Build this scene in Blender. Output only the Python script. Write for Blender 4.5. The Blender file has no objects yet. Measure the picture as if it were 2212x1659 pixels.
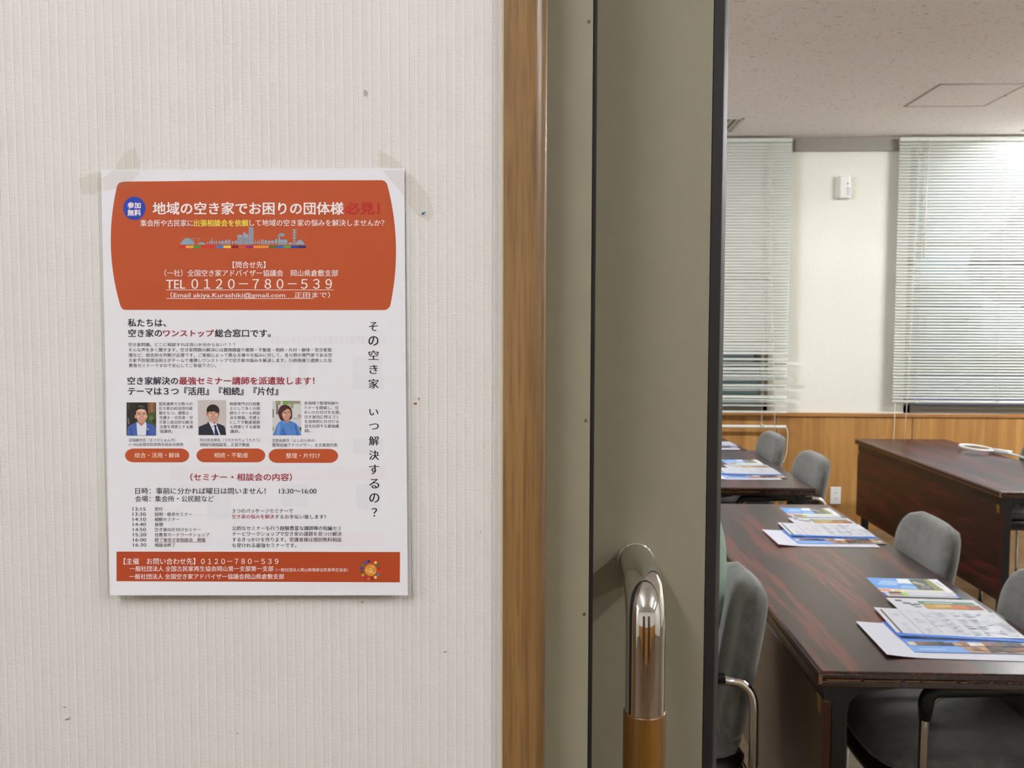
import bpy, bmesh, math, random
from mathutils import Vector, Matrix, noise
random.seed(7)
SC = bpy.context.scene
COL = SC.collection
PI = math.pi

# ------------------------------------------------------------------ camera
F_PX, CX, CY, EYE = 1980.0, 1106.0, 829.5, 1.424      # focal length in pixels of a 2212 x 1659 frame, eye height
_d = Vector((79.0, 124.5, -F_PX)).normalized()         # direction into the room, as the camera sees it
_u = Vector((math.sin(math.radians(.28)), math.cos(math.radians(.28)), 0))
_z = (_u - _u.dot(_d) * _d).normalized()
_x = _d.cross(_z)
CAM_M = Matrix((_x, _d, _z))
cam = bpy.data.cameras.new('camera')
cam.sensor_width = 36.0
cam.lens = 36.0 * F_PX / 2212.0
cam.clip_start = 0.02
cam.dof.use_dof = True            # the phone focuses on the wall; the room behind is slightly soft
cam.dof.focus_distance = 0.66
cam.dof.aperture_fstop = 26.0
cam_ob = bpy.data.objects.new('camera', cam)
COL.objects.link(cam_ob)
cam_ob.matrix_world = Matrix.Translation((0, 0, EYE)) @ CAM_M.to_4x4()
SC.camera = cam_ob

# ------------------------------------------------------------------ sky and exposure
SC.view_settings.view_transform = 'Standard'
SC.view_settings.look = 'None'
SC.view_settings.gamma = 1.0
SC.view_settings.use_curve_mapping = False
SC.view_settings.exposure = 0.0
world = bpy.data.worlds.new('evening sky')
SC.world = world
world.use_nodes = True
_bg = world.node_tree.nodes['Background']
_bg.inputs[0].default_value = (0.56, 0.68, 0.84, 1)
_bg.inputs[1].default_value = 0.75
TUBE_CORRIDOR = 122.0       # radiance of the fluorescent tubes
TUBE_ROOM = 345.0

# ------------------------------------------------------------------ colours and materials
def lin(c):
    return tuple((v / 12.92 if v <= .04045 else ((v + .055) / 1.055) ** 2.4) for v in (x / 255.0 for x in c))

class Mat:
    """Small helper around a node material."""
    def __init__(s, name):
        s.m = bpy.data.materials.new(name)
        s.m.use_nodes = True
        s.t = s.m.node_tree
        s.n = s.t.nodes
        s.b = s.n['Principled BSDF']
        s._co = None
    def new(s, kind, **kw):
        n = s.n.new(kind)
        for k, v in kw.items():
            setattr(n, k, v)
        return n
    def link(s, a, b):
        s.t.links.new(a, b)
    def co(s, scale=(1, 1, 1), rot=(0, 0, 0)):
        if s._co is None:
            s._co = s.new('ShaderNodeTexCoord')
        mp = s.new('ShaderNodeMapping')
        mp.inputs['Scale'].default_value = scale
        mp.inputs['Rotation'].default_value = rot
        s.link(s._co.outputs['Object'], mp.inputs['Vector'])
        return mp.outputs[0]
    def noise(s, scale, vec=None, detail=3, rough=.55, dist=0.0):
        n = s.new('ShaderNodeTexNoise')
        n.inputs['Scale'].default_value = scale
        n.inputs['Detail'].default_value = detail
        n.inputs['Roughness'].default_value = rough
        n.inputs['Distortion'].default_value = dist
        if vec is not None:
            s.link(vec, n.inputs['Vector'])
        return n.outputs['Fac']
    def ramp(s, fac, stops):
        r = s.new('ShaderNodeValToRGB')
        e = r.color_ramp.elements
        while len(e) < len(stops):
            e.new(0.5)
        for k, (p, c) in enumerate(stops):
            e[k].position = p
            e[k].color = (*c, 1) if len(c) == 3 else c
        s.link(fac, r.inputs[0])
        return r.outputs[0]
    def math(s, op, a, b=None, c=None):
        n = s.new('ShaderNodeMath', operation=op)
        for k, v in enumerate((a, b, c)):
            if v is None:
                continue
            if isinstance(v, (int, float)):
                n.inputs[k].default_value = v
            else:
                s.link(v, n.inputs[k])
        return n.outputs[0]
    def mix(s, fac, a, b):
        n = s.new('ShaderNodeMix', data_type='RGBA')
        for sock, v in ((n.inputs[0], fac), (n.inputs[6], a), (n.inputs[7], b)):
            if isinstance(v, (int, float)):
                sock.default_value = v
            elif isinstance(v, tuple):
                sock.default_value = (*v, 1)
            else:
                s.link(v, sock)
        return n.outputs[2]
    def bump(s, h, dist=.001, strength=1.0):
        n = s.new('ShaderNodeBump')
        n.inputs['Strength'].default_value = strength
        n.inputs['Distance'].default_value = dist
        s.link(h, n.inputs['Height'])
        s.link(n.outputs[0], s.b.inputs['Normal'])
    def base(s, c):
        if isinstance(c, tuple):
            s.b.inputs['Base Color'].default_value = (*c, 1)
        else:
            s.link(c, s.b.inputs['Base Color'])
    def set(s, rough=.5, metal=0.0, spec=.5, coat=0.0, coat_rough=.05):
        s.b.inputs['Roughness'].default_value = rough
        s.b.inputs['Metallic'].default_value = metal
        s.b.inputs['Specular IOR Level'].default_value = spec
        s.b.inputs['Coat Weight'].default_value = coat
        s.b.inputs['Coat Roughness'].default_value = coat_rough
        return s

_flat = {}
def flat(c, rough=.55, metal=0.0, spec=.4, name=None, vary=.05):
    """Single colour with a faint procedural mottling."""
    key = (c, rough, metal, spec, vary)
    if key in _flat:
        return _flat[key]
    m = Mat(name or 'tone_%d_%d_%d' % c)
    l = lin(c)
    f = m.noise(60.0, m.co())
    m.base(m.ramp(f, [(.3, tuple(v * (1 - vary) for v in l)), (.7, tuple(min(1, v * (1 + vary)) for v in l))]))
    m.set(rough, metal, spec)
    _flat[key] = m.m
    return m.m

def mk_wallpaper():
    m = Mat('ribbed wallpaper')
    tc = m.new('ShaderNodeTexCoord')
    sep = m.new('ShaderNodeSeparateXYZ')
    m.link(tc.outputs['Object'], sep.inputs[0])
    x, z = sep.outputs[0], sep.outputs[2]
    wob = m.noise(1.0, m.co((60, 60, 16)), 2)
    wob2 = m.noise(1.0, m.co((900, 900, 220)), 2)
    xw = m.math('ADD', x, m.math('MULTIPLY', m.math('SUBTRACT', wob, .5), .0006))
    xw = m.math('ADD', xw, m.math('MULTIPLY', m.math('SUBTRACT', wob2, .5), .0005))
    u = m.math('FRACT', m.math('DIVIDE', xw, .00645))
    r = m.new('ShaderNodeValToRGB')
    m.link(u, r.inputs[0])
    cr = r.color_ramp
    stops = [(0, .40), (.05, .66), (.1, .74), (.55, .74), (.60, .92), (.70, .95), (.86, .86), (.95, .5), (1.0, .36)]
    while len(cr.elements) < len(stops):
        cr.elements.new(.5)
    for k, (p, v) in enumerate(stops):
        cr.elements[k].position = p
        cr.elements[k].color = (v, v, v, 1)
    rib = r.outputs[0]
    # woven threads inside the flat part of each rib
    wv = m.math('ADD', m.math('SINE', m.math('MULTIPLY', x, 2 * PI / .00095)), m.math('SINE', m.math('MULTIPLY', m.math('ADD', z, m.math('MULTIPLY', wob2, .0006)), 2 * PI / .00105)))
    inw = m.math('MULTIPLY', m.math('GREATER_THAN', u, .08), m.math('LESS_THAN', u, .58))
    n2 = m.noise(1.0, m.co((260, 260, 700)), 3, .7)
    n3 = m.noise(1.0, m.co((25, 25, 25)), 3)
    amp = m.ramp(n3, [(.32, (.05,) * 3), (.68, (.11,) * 3)])
    h = m.math('ADD', rib, m.math('MULTIPLY', inw, m.math('MULTIPLY', wv, amp)))
    h = m.math('ADD', h, m.math('MULTIPLY', m.math('SUBTRACT', n2, .5), .7))
    m.bump(h, .0009, .8)
    blot = m.noise(3.2, m.co(), 4)
    tone = m.ramp(blot, [(.3, lin((226, 221, 217))), (.7, lin((229, 226, 219)))])
    line = m.ramp(u, [(0, (.80,) * 3), (.04, (1, 1, 1)), (.93, (1, 1, 1)), (.985, (.72,) * 3)])  # shade in the grooves between ribs, painted into the colour
    mul = m.new('ShaderNodeMix', data_type='RGBA', blend_type='MULTIPLY')
    mul.inputs[0].default_value = .55
    m.link(tone, mul.inputs[6]); m.link(line, mul.inputs[7])
    m.base(mul.outputs[2])
    m.set(.62, 0, .3)
    return m.m

def mk_wood(name, dark, mid, light, axis='z', fine=1.0, rough=.38, coat=.25, pores=.5):
    m = Mat(name)
    st = {'z': (1, 1, .06), 'x': (.06, 1, 1), 'y': (1, .06, 1)}[axis]
    big = m.noise(1.0, m.co(tuple(28 * fine * k for k in st)), 5, .6, .8)
    small = m.noise(1.0, m.co(tuple((420 * fine if k == 1 else 14 * fine) for k in st)), 4, .65)
    c = m.ramp(big, [(.28, dark), (.5, mid), (.72, light)])
    p = m.ramp(small, [(.34, (1 - pores,) * 3), (.52, (1, 1, 1))])
    mul = m.new('ShaderNodeMix', data_type='RGBA', blend_type='MULTIPLY')
    mul.inputs[0].default_value = .75
    m.link(c, mul.inputs[6]); m.link(p, mul.inputs[7])
    m.base(mul.outputs[2])
    m.bump(small, .0003, .35)
    m.set(rough, 0, .5, coat, .18)
    return m.m

def mk_mahogany(name, axis='y', rough=.24, k=1.0):
    m = Mat(name)
    st = {'z': (13, 13, .9), 'x': (.9, 13, 13), 'y': (13, .9, 13)}[axis]
    n1 = m.noise(1.0, m.co(st), 4, .6, 1.2)
    n2 = m.noise(1.0, m.co(tuple(v * 6 for v in st)), 3, .6)
    f = m.math('ADD', m.math('MULTIPLY', n1, .75), m.math('MULTIPLY', n2, .25))
    m.base(m.ramp(f, [(.36, tuple(v * k for v in lin((40, 21, 20)))), (.52, tuple(v * k for v in lin((54, 28, 26)))),
                      (.57, tuple(v * k for v in lin((112, 44, 37)))), (.61, tuple(v * k for v in lin((92, 38, 33)))), (.66, tuple(v * k for v in lin((50, 26, 24))))]))
    m.set(rough, 0, .55)
    return m.m

def mk_parquet():
    m = Mat('wood block floor')
    br = m.new('ShaderNodeTexBrick')
    br.inputs['Scale'].default_value = 1.0
    br.inputs['Brick Width'].default_value = .42
    br.inputs['Row Height'].default_value = .075
    br.inputs['Mortar Size'].default_value = .0016
    br.inputs['Color1'].default_value = (*lin((116, 98, 74)), 1)
    br.inputs['Color2'].default_value = (*lin((92, 76, 54)), 1)
    br.inputs['Mortar'].default_value = (*lin((56, 42, 28)), 1)
    m.link(m.co(), br.inputs['Vector'])
    g = m.noise(1.0, m.co((4, 60, 1)), 4, .6)
    gr = m.ramp(g, [(.3, (.78,) * 3), (.7, (1.08,) * 3)])
    mul = m.new('ShaderNodeMix', data_type='RGBA', blend_type='MULTIPLY')
    mul.inputs[0].default_value = 1.0
    m.link(br.outputs[0], mul.inputs[6]); m.link(gr, mul.inputs[7])
    m.base(mul.outputs[2])
    m.set(.32, 0, .5)
    return m.m

def mk_ceiling():
    m = Mat('flecked mineral ceiling board')
    v = m.noise(1.0, m.co((48, 75, 60)), 2, .5, .6)
    sp = m.ramp(v, [(.28, lin((186, 178, 176))), (.38, lin((238, 229, 226)))])
    v2 = m.noise(1.0, m.co((120, 170, 100)), 2, .5)
    sp2 = m.ramp(v2, [(.29, (.80, .79, .79)), (.36, (1, 1, 1))])
    mul = m.new('ShaderNodeMix', data_type='RGBA', blend_type='MULTIPLY')
    mul.inputs[0].default_value = 1.0
    m.link(sp, mul.inputs[6]); m.link(sp2, mul.inputs[7])
    m.base(mul.outputs[2])
    m.bump(v, .002, .3)
    m.set(.9, 0, .2)
    return m.m

def mk_fabric():
    m = Mat('grey woven chair fabric')
    w = m.noise(1.0, m.co((420, 420, 420)), 2, .6)
    b = m.noise(1.0, m.co((26, 26, 26)), 4, .6)
    f = m.math('ADD', m.math('MULTIPLY', w, .5), m.math('MULTIPLY', b, .5))
    m.base(m.ramp(f, [(.36, lin((76, 76, 76))), (.64, lin((112, 112, 109)))]))
    m.bump(w, .0008, .5)
    m.set(.92, 0, .2)
    m.b.inputs['Sheen Weight'].default_value = .5
    m.b.inputs['Sheen Roughness'].default_value = .5
    return m.m

def mk_emit(name, c, s):
    m = Mat(name)
    m.base(c)
    m.b.inputs['Emission Color'].default_value = (*c, 1)
    m.b.inputs['Emission Strength'].default_value = s
    return m.m

def mk_glass():
    m = bpy.data.materials.new('window glass')
    m.use_nodes = True
    t = m.node_tree
    t.nodes.clear()
    out = t.nodes.new('ShaderNodeOutputMaterial')
    mix = t.nodes.new('ShaderNodeMixShader')
    fr = t.nodes.new('ShaderNodeFresnel'); fr.inputs[0].default_value = 1.6
    tr = t.nodes.new('ShaderNodeBsdfTransparent'); tr.inputs[0].default_value = (.9, .94, .92, 1)
    gl = t.nodes.new('ShaderNodeBsdfGlossy'); gl.inputs['Roughness'].default_value = .03
    t.links.new(fr.outputs[0], mix.inputs[0]); t.links.new(tr.outputs[0], mix.inputs[1]); t.links.new(gl.outputs[0], mix.inputs[2])
    t.links.new(mix.outputs[0], out.inputs[0])
    return m

def mk_tape():
    m = bpy.data.materials.new('clear adhesive tape')
    m.use_nodes = True
    t = m.node_tree
    t.nodes.clear()
    out = t.nodes.new('ShaderNodeOutputMaterial')
    mix = t.nodes.new('ShaderNodeMixShader'); mix.inputs[0].default_value = .07
    tr = t.nodes.new('ShaderNodeBsdfTransparent'); tr.inputs[0].default_value = (.97, .962, .945, 1)
    pr = t.nodes.new('ShaderNodeBsdfPrincipled')
    pr.inputs['Base Color'].default_value = (*lin((206, 198, 182)), 1)
    pr.inputs['Roughness'].default_value = .16
    tc = t.nodes.new('ShaderNodeTexCoord')
    nz = t.nodes.new('ShaderNodeTexNoise'); nz.inputs['Scale'].default_value = 130
    bp = t.nodes.new('ShaderNodeBump'); bp.inputs['Distance'].default_value = .002; bp.inputs['Strength'].default_value = .8
    t.links.new(tc.outputs['Object'], nz.inputs['Vector']); t.links.new(nz.outputs['Fac'], bp.inputs['Height'])
    t.links.new(bp.outputs[0], pr.inputs['Normal'])
    t.links.new(tr.outputs[0], mix.inputs[1]); t.links.new(pr.outputs[0], mix.inputs[2])
    t.links.new(mix.outputs[0], out.inputs[0])
    return m

M_WALLPAPER = mk_wallpaper()
M_OAK = mk_wood('varnished oak casing', lin((100, 71, 39)), lin((130, 97, 57)), lin((154, 120, 76)), 'z', 1.0, .34, .25, .42)
M_WAINSCOT = mk_wood('honey veneer wainscot', lin((150, 104, 50)), lin((172, 124, 64)), lin((192, 146, 82)), 'z', .5, .5, .05, .12)
M_CAP = mk_wood('honey wood cap rail', lin((146, 98, 50)), lin((164, 114, 60)), lin((180, 130, 74)), 'x', .5, .4, .15, .15)
M_GRIP = mk_wood('varnished amber grip', lin((80, 50, 10)), lin((100, 64, 15)), lin((118, 79, 25)), 'z', 1.6, .3, .4, .3)
M_MAHOG = mk_mahogany('mahogany laminate')
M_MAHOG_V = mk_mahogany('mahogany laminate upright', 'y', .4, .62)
M_PLY = mk_wood('plain brown board', lin((66, 50, 34)), lin((72, 55, 38)), lin((80, 62, 43)), 'y', .4, .6, .0, .1)
M_EDGE = flat((52, 27, 17), .22, 0, .6, 'dark brown edge band', .12)
M_WORN = flat((138, 108, 68), .6, 0, .3, 'worn bare edge', .15)
M_FLOOR = mk_parquet()
M_CEIL = mk_ceiling()
M_FABRIC = mk_fabric()
M_BLACK = flat((18, 17, 17), .45, 0, .4, 'black plastic')
M_BLACKMETAL = flat((24, 22, 21), .38, 0, .5, 'black enamelled steel')
def mk_chrome():
    m = Mat('polished chrome'); m.base((.72, .70, .68)); m.set(.045, 1.0); return m.m
M_CHROME = mk_chrome()
M_PAINT = flat((146, 139, 118), .42, 0, .4, 'olive grey door paint', .02)
M_DOOR = flat((142, 135, 115), .45, 0, .4, 'olive grey door leaf paint', .02)
M_RUBBER = flat((34, 30, 29), .5, 0, .35, 'dark rubber')
M_PLASTER = flat((231, 230, 219), .8, 0, .2, 'cream plaster', .03)
M_WHITE = flat((226, 226, 222), .5, 0, .4, 'white plastic', .02)
M_ALU = flat((140, 135, 127), .5, 0, .4, 'grey bronze aluminium', .04)
M_SLAT = flat((200, 202, 195), .5, 0, .35, 'light grey slats', .03)
M_CORD = flat((206, 200, 186), .7, 0, .3, 'off white cord')
M_PAPER = flat((231, 229, 233), .6, 0, .3, 'white printer paper', .008)
M_GLASS = mk_glass()
M_TAPE = mk_tape()
M_TUBE_C = mk_emit('lit corridor tube', (.965, .98, 1.045), TUBE_CORRIDOR)
M_TUBE_R = mk_emit('lit room tube', (.96, .98, 1.0), TUBE_ROOM)
M_BRASS = flat((176, 140, 70), .35, .8, .5, 'brass')

# ------------------------------------------------------------------ mesh helpers
def link(name, verts, faces, mats, parent=None, smooth=False, midx=None):
    me = bpy.data.meshes.new(name)
    me.from_pydata([tuple(v) for v in verts], [], faces)
    if not isinstance(mats, (list, tuple)):
        mats = [mats]
    for m in mats:
        me.materials.append(m)
    if midx:
        me.polygons.foreach_set('material_index', midx)
    if smooth:
        me.polygons.foreach_set('use_smooth', [True] * len(me.polygons))
    me.update()
    o = bpy.data.objects.new(name, me)
    COL.objects.link(o)
    if parent is not None:
        o.parent = parent
    return o

class MB:
    """Collects shapes that make up one part."""
    def __init__(s):
        s.v, s.f, s.mi = [], [], []
    def add(s, vs, fs, mi=0):
        b = len(s.v)
        s.v += [Vector(v) for v in vs]
        s.f += [tuple(i + b for i in f) for f in fs]
        s.mi += [mi] * len(fs)
    def box(s, x0, x1, y0, y1, z0, z1, mi=0):
        vs = [(x, y, z) for z in (z0, z1) for y in (y0, y1) for x in (x0, x1)]
        s.add(vs, [(0, 2, 3, 1), (4, 5, 7, 6), (0, 1, 5, 4), (2, 6, 7, 3), (0, 4, 6, 2), (1, 3, 7, 5)], mi)
    def prism(s, poly, axis, a, b, mi=0):
        """Extrudes a 2D outline along an axis ('x': (y,z), 'y': (x,z), 'z': (x,y))."""
        def p3(q, t):
            return {'x': (t, q[0], q[1]), 'y': (q[0], t, q[1]), 'z': (q[0], q[1], t)}[axis]
        n = len(poly)
        vs = [p3(q, a) for q in poly] + [p3(q, b) for q in poly]
        fs = [tuple(range(n))[::-1], tuple(range(n, 2 * n))] + [(i, (i + 1) % n, n + (i + 1) % n, n + i) for i in range(n)]
        s.add(vs, fs, mi)
    def tube(s, pts, r, seg=12, mi=0, cap=True):
        pts = [Vector(p) for p in pts]
        rs = r if isinstance(r, (list, tuple)) else [r] * len(pts)
        t0 = (pts[1] - pts[0]).normalized()
        nrm = t0.orthogonal().normalized()
        rings = []
        for i, p in enumerate(pts):
            if i == 0:
                t = t0
            elif i == len(pts) - 1:
                t = (pts[i] - pts[i - 1]).normalized()
            else:
                t = ((pts[i + 1] - p).normalized() + (p - pts[i - 1]).normalized()).normalized()
            nrm = (nrm - nrm.dot(t) * t).normalized()
            bi = t.cross(nrm)
            rings.append([p + rs[i] * (math.cos(2 * PI * k / seg) * nrm + math.sin(2 * PI * k / seg) * bi) for k in range(seg)])
        vs = [v for rg in rings for v in rg]
        fs = []
        for i in range(len(rings) - 1):
            for k in range(seg):
                fs.append((i * seg + k, i * seg + (k + 1) % seg, (i + 1) * seg + (k + 1) % seg, (i + 1) * seg + k))
        if cap:
            fs.append(tuple(range(seg))[::-1])
            fs.append(tuple(range((len(rings) - 1) * seg, len(rings) * seg)))
        s.add(vs, fs, mi)
    def build(s, name, mats, parent=None, smooth=False, bevel=0, seg=2):
        o = link(name, s.v, s.f, mats, parent, smooth, s.mi)
        if bevel:
            md = o.modifiers.new('edge', 'BEVEL')
            md.width = bevel; md.segments = seg; md.limit_method = 'ANGLE'; md.angle_limit = math.radians(40)
        if smooth == 'auto' or (smooth and bevel):
            pass
        return o

def fillet(pts, r, n=6):
    """Rounds the corners of a polyline."""
    pts = [Vector(p) for p in pts]
    out = [pts[0]]
    for i in range(1, len(pts) - 1):
        a, b, c = pts[i - 1], pts[i], pts[i + 1]
        d1, d2 = (a - b), (c - b)
        rr = min(r, d1.length * .49, d2.length * .49)
        p, q = b + d1.normalized() * rr, b + d2.normalized() * rr
        for k in range(n + 1):
            t = k / n
            out.append((1 - t) ** 2 * p + 2 * t * (1 - t) * b + t * t * q)
    out.append(pts[-1])
    return out

def auto_smooth(o, ang=35):
    me = o.data
    me.polygons.foreach_set('use_smooth', [True] * len(me.polygons))
    bm = bmesh.new(); bm.from_mesh(me)
    for e in bm.edges:
        if len(e.link_faces) == 2 and e.calc_face_angle(0) > math.radians(ang):
            e.smooth = False
    bm.to_mesh(me); bm.free()
    return o

def tag(o, label, cat, group=None):
    o['label'] = label; o['category'] = cat
    if group:
        o['group'] = group
    return o
def struct(o, label=None):
    o['kind'] = 'structure'
    if label:
        o['label'] = label
    return o
def thing(name, label, cat, loc=(0, 0, 0), rz=0.0, group=None):
    o = bpy.data.objects.new(name, None)
    o.empty_display_size = .05
    COL.objects.link(o)
    o.location = loc; o.rotation_euler = (0, 0, rz)
    return tag(o, label, cat, group)
def copy_thing(root, loc, rz, label, group=None):
    r = root.copy(); COL.objects.link(r)
    r.location = loc; r.rotation_euler = (0, 0, rz); r['label'] = label
    if group:
        r['group'] = group
    for ch in list(root.children):
        c = ch.copy(); COL.objects.link(c); c.parent = r
        for g in list(ch.children):
            d = g.copy(); COL.objects.link(d); d.parent = c
    return r

# ------------------------------------------------------------------ measuring helper: a photo point on an upright plane at depth Y
def on_plane(px, py, Y):
    r = CAM_M @ Vector((px - CX, -(py - CY), -F_PX))
    t = Y / r.y
    return Vector((r.x * t, Y, EYE + r.z * t))

# ================================================================== SETTING
WY = .639            # corridor face of the wall that carries the poster
WB = .715            # room face of that wall
DOOR_R = .96         # right side of the doorway
RX0, RX1, RY1, RZ = -2.4, 5.4, 6.5, 2.724      # room
CZ = 2.5             # corridor ceiling

w = MB()
w.box(-3.2, -.031, WY, WB, 0, CZ)
struct(w.build('wall_corridor', M_WALLPAPER), 'off-white ribbed wallpaper wall with the poster')
w = MB(); w.box(DOOR_R + .06, 4.2, WY, WB, 0, CZ); struct(w.build('wall_corridor_right', M_WALLPAPER))
w = MB(); w.box(-.031, DOOR_R + .06, WY, WB, 2.06, CZ); struct(w.build('wall_corridor_lintel', M_WALLPAPER))
w = MB(); w.box(RX0, RX1, WY + .02, WB, CZ, RZ + .02); struct(w.build('wall_front', M_PLASTER))
w = MB()
w.box(-3.2, 4.2, -3.0, -2.9, 0, CZ)
struct(w.build('wall_corridor_opposite', M_PLASTER))
w = MB(); w.box(-3.3, -3.2, -3.0, WB, 0, CZ); struct(w.build('wall_corridor_end', M_PLASTER))
w = MB(); w.box(4.2, 4.3, -3.0, WB, 0, CZ); struct(w.build('wall_corridor_far_end', M_PLASTER))
# the opposite corridor side, seen only as a reflection in the chrome handle: dado and two brown doors
for n, (a, b) in enumerate(((-1.3, -.45), (.55, 1.4))):
    w = MB(); w.box(a, b, -2.9, -2.86, 0, 2.02)
    d = struct(w.build('door_%d' % (n + 2), mk_wood('brown corridor door %d' % n, lin((70, 40, 22)), lin((84, 50, 28)), lin((98, 62, 36)))))
w = MB()
for a, b in ((-3.2, -1.3), (-.45, .55), (1.4, 4.2)):
    w.box(a, b, -2.9, -2.88, 0, .95)
struct(w.build('trim_corridor_dado', M_WAINSCOT))

# floors and ceilings
w = MB(); w.box(-3.2, RX1, -2.9, RY1 + .06, -.06, 0); struct(w.build('floor', M_FLOOR))

def holed_slab(name, x0, x1, y0, y1, z0, z1, holes, mat):
    xs = sorted({x0, x1, *[h[0] for h in holes], *[h[1] for h in holes]})
    ys = sorted({y0, y1, *[h[2] for h in holes], *[h[3] for h in holes]})
    m = MB()
    for a, b in zip(xs, xs[1:]):
        for c, d in zip(ys, ys[1:]):
            mx, my = (a + b) / 2, (c + d) / 2
            if any(h[0] < mx < h[1] and h[2] < my < h[3] for h in holes):
                continue
            m.box(a, b, c, d, z0, z1)
    return struct(m.build(name, mat))

ROOM_LIGHTS = [(3.13, 4.38, 6.08, 6.28)]
ROOM_BATTENS = [(3.2, 4.45, 4.2), (-1.6, -.35, 4.2)]
holed_slab('ceiling', RX0, RX1, WB, RY1, RZ, RZ + .02, ROOM_LIGHTS, M_CEIL)
CORR_LIGHTS = [(-.66, -.54, -1.35, -.10), (1.34, 1.46, -1.4, -.15), (-2.7, -2.58, -1.75, -.5), (2.6, 2.72, -1.6, -.35)]
w = MB(); w.box(-3.2, 4.2, -2.9, WY, CZ, CZ + .02); struct(w.build('ceiling_corridor', M_PLASTER))

# room side walls
w = MB(); w.box(RX0 - .1, RX0, WB, RY1, 0, RZ); struct(w.build('wall_left', M_PLASTER))
w = MB(); w.box(RX1, RX1 + .1, WB, RY1, 0, RZ); struct(w.build('wall_right', M_PLASTER))
# far wall: wainscot base wall, pillar, ends
WIN = [(-.45, 1.541), (2.485, 4.6)]
w = MB()
w.box(RX0, RX1, RY1, RY1 + .16, 0, .822)
w.box(1.541, 2.485, RY1, RY1 + .16, .822, RZ)
w.box(RX0, WIN[0][0], RY1, RY1 + .16, .822, RZ)
w.box(WIN[1][1], RX1, RY1, RY1 + .16, .822, RZ)
for a, b in WIN:
    w.box(a, b, RY1, RY1 + .16, 2.64, RZ)
struct(w.build('wall_back', M_PLASTER), 'cream far wall with a pillar between two windows')
w = MB()
xs = [RX0, -.28, .662, 1.604, 2.546, 3.488, 4.43, RX1]
for a, b in zip(xs, xs[1:]):
    w.box(a + .003, b - .003, RY1 - .012, RY1 - .0005, .0, .795)
struct(w.build('trim_1', M_WAINSCOT, bevel=.001), 'honey wood wainscot panels under the windows')
w = MB(); w.box(RX0, RX1, RY1 - .026, RY1 - .0005, .7955, .824); struct(w.build('trim_2', M_CAP, bevel=.004), 'wooden cap rail on top of the wainscot')
w = MB(); w.box(1.69, 2.40, RY1 - .03, RY1 - .0005, 2.632, RZ - .001); struct(w.build('trim_3', M_ALU), 'grey pelmet strip above the pillar')
w = MB(); w.box(RX0, RX1, RY1 - .022, RY1 - .031, RZ - .016, RZ - .0005)
struct(w.build('trim_4', M_ALU), 'thin dark strip where ceiling meets far wall')

for k, (a, b) in enumerate(WIN):
    w = MB()
    zt, zb, y0, y1 = 2.64, .824, RY1 + .004, RY1 + .07
    w.box(a, a + .05, y0, y1, zb, zt); w.box(b - .05, b, y0, y1, zb, zt)
    w.box(a, b, y0, y1, zb, zb + .058); w.box(a, b, y0, y1, zt - .05, zt)
    mx = (a + b) / 2
    w.box(mx - .03, mx + .03, y0 + .01, y1 - .01, zb, zt)
    w.box(a, b, y0 + .01, y1 - .01, 1.985, 2.03)
    f = struct(w.build('window_%d' % (k + 1), M_ALU, bevel=.003))
    g = MB(); g.box(a + .045, b - .045, RY1 + .04, RY1 + .044, zb + .05, zt - .045)
    g.build('pane', M_GLASS, f)

# door casing, jamb, leaf
def casing_profile():
    pts = [(-.0312, WY + .02), (-.0312, WY - .006)]
    x1, y0 = -.0014, WY - .006
    for k in range(7):
        a = PI / 2 * k / 6
        pts.append((x1 - .010 + .010 * math.sin(a), y0 + .010 - .010 * math.cos(a)))
    pts.append((x1, WY + .06))
    pts.append((-.0312, WY + .06))
    return pts
w = MB()
w.prism(casing_profile(), 'z', 0, 2.06)
o = struct(w.build('trim_5', M_OAK), 'vertical oak casing beside the doorway'); auto_smooth(o, 40)
w = MB(); w.box(-.0335, -.0309, WY - .0012, WY + .004, 0, 2.06); struct(w.build('trim_6', flat((216, 206, 186), .6), bevel=.0008), 'pale caulk line beside the oak casing')
w = MB()
w.prism([(-.02, .673), (.0302, .673), (.0308, .6736), (.0308, .7635), (-.02, .7635)], 'z', 0, 2.06)
jamb = struct(w.build('trim_7', M_PAINT), 'olive grey metal jamb strip')
w = MB()
for z in (1.642, 1.355, 1.21, 1.02):
    c = on_plane(1273, 265, .657)
    w.tube([(.0278, .6734, z), (.0278, .6724, z)], .0011, 8)
w.build('screw_head', flat((120, 96, 66), .4, .5), jamb)
w = MB(); w.box(.0309, .0342, .678, .690, 0, 2.06); struct(w.build('trim_8', M_RUBBER), 'dark seal strip between jamb and door')
w = MB(); w.box(.0312, DOOR_R - .001, .66, .712, 2.0, 2.06); struct(w.build('trim_9', M_PAINT))
w = MB(); w.box(DOOR_R, DOOR_R + .06, .645, .712, 0, 2.06); struct(w.build('trim_10', M_OAK), None)

LEAF_Y = .77
w = MB(); w.box(-.78, .1336, LEAF_Y, LEAF_Y + .034, .008, 2.04)
door = struct(w.build('door_1', M_DOOR, bevel=.001), 'olive grey sliding door leaf, slid open')
w = MB()
w.prism([(.1337, LEAF_Y - .0005), (.1415, LEAF_Y - .0005), (.1424, LEAF_Y), (.1468, LEAF_Y + .007), (.1472, LEAF_Y + .009), (.1472, LEAF_Y + .034), (.1337, LEAF_Y + .034)], 'z', .008, 2.04)
e = w.build('edge_bumper', M_RUBBER, door); e['label'] = 'dark rubber edge of the sliding door'; auto_smooth(e, 25)
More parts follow.
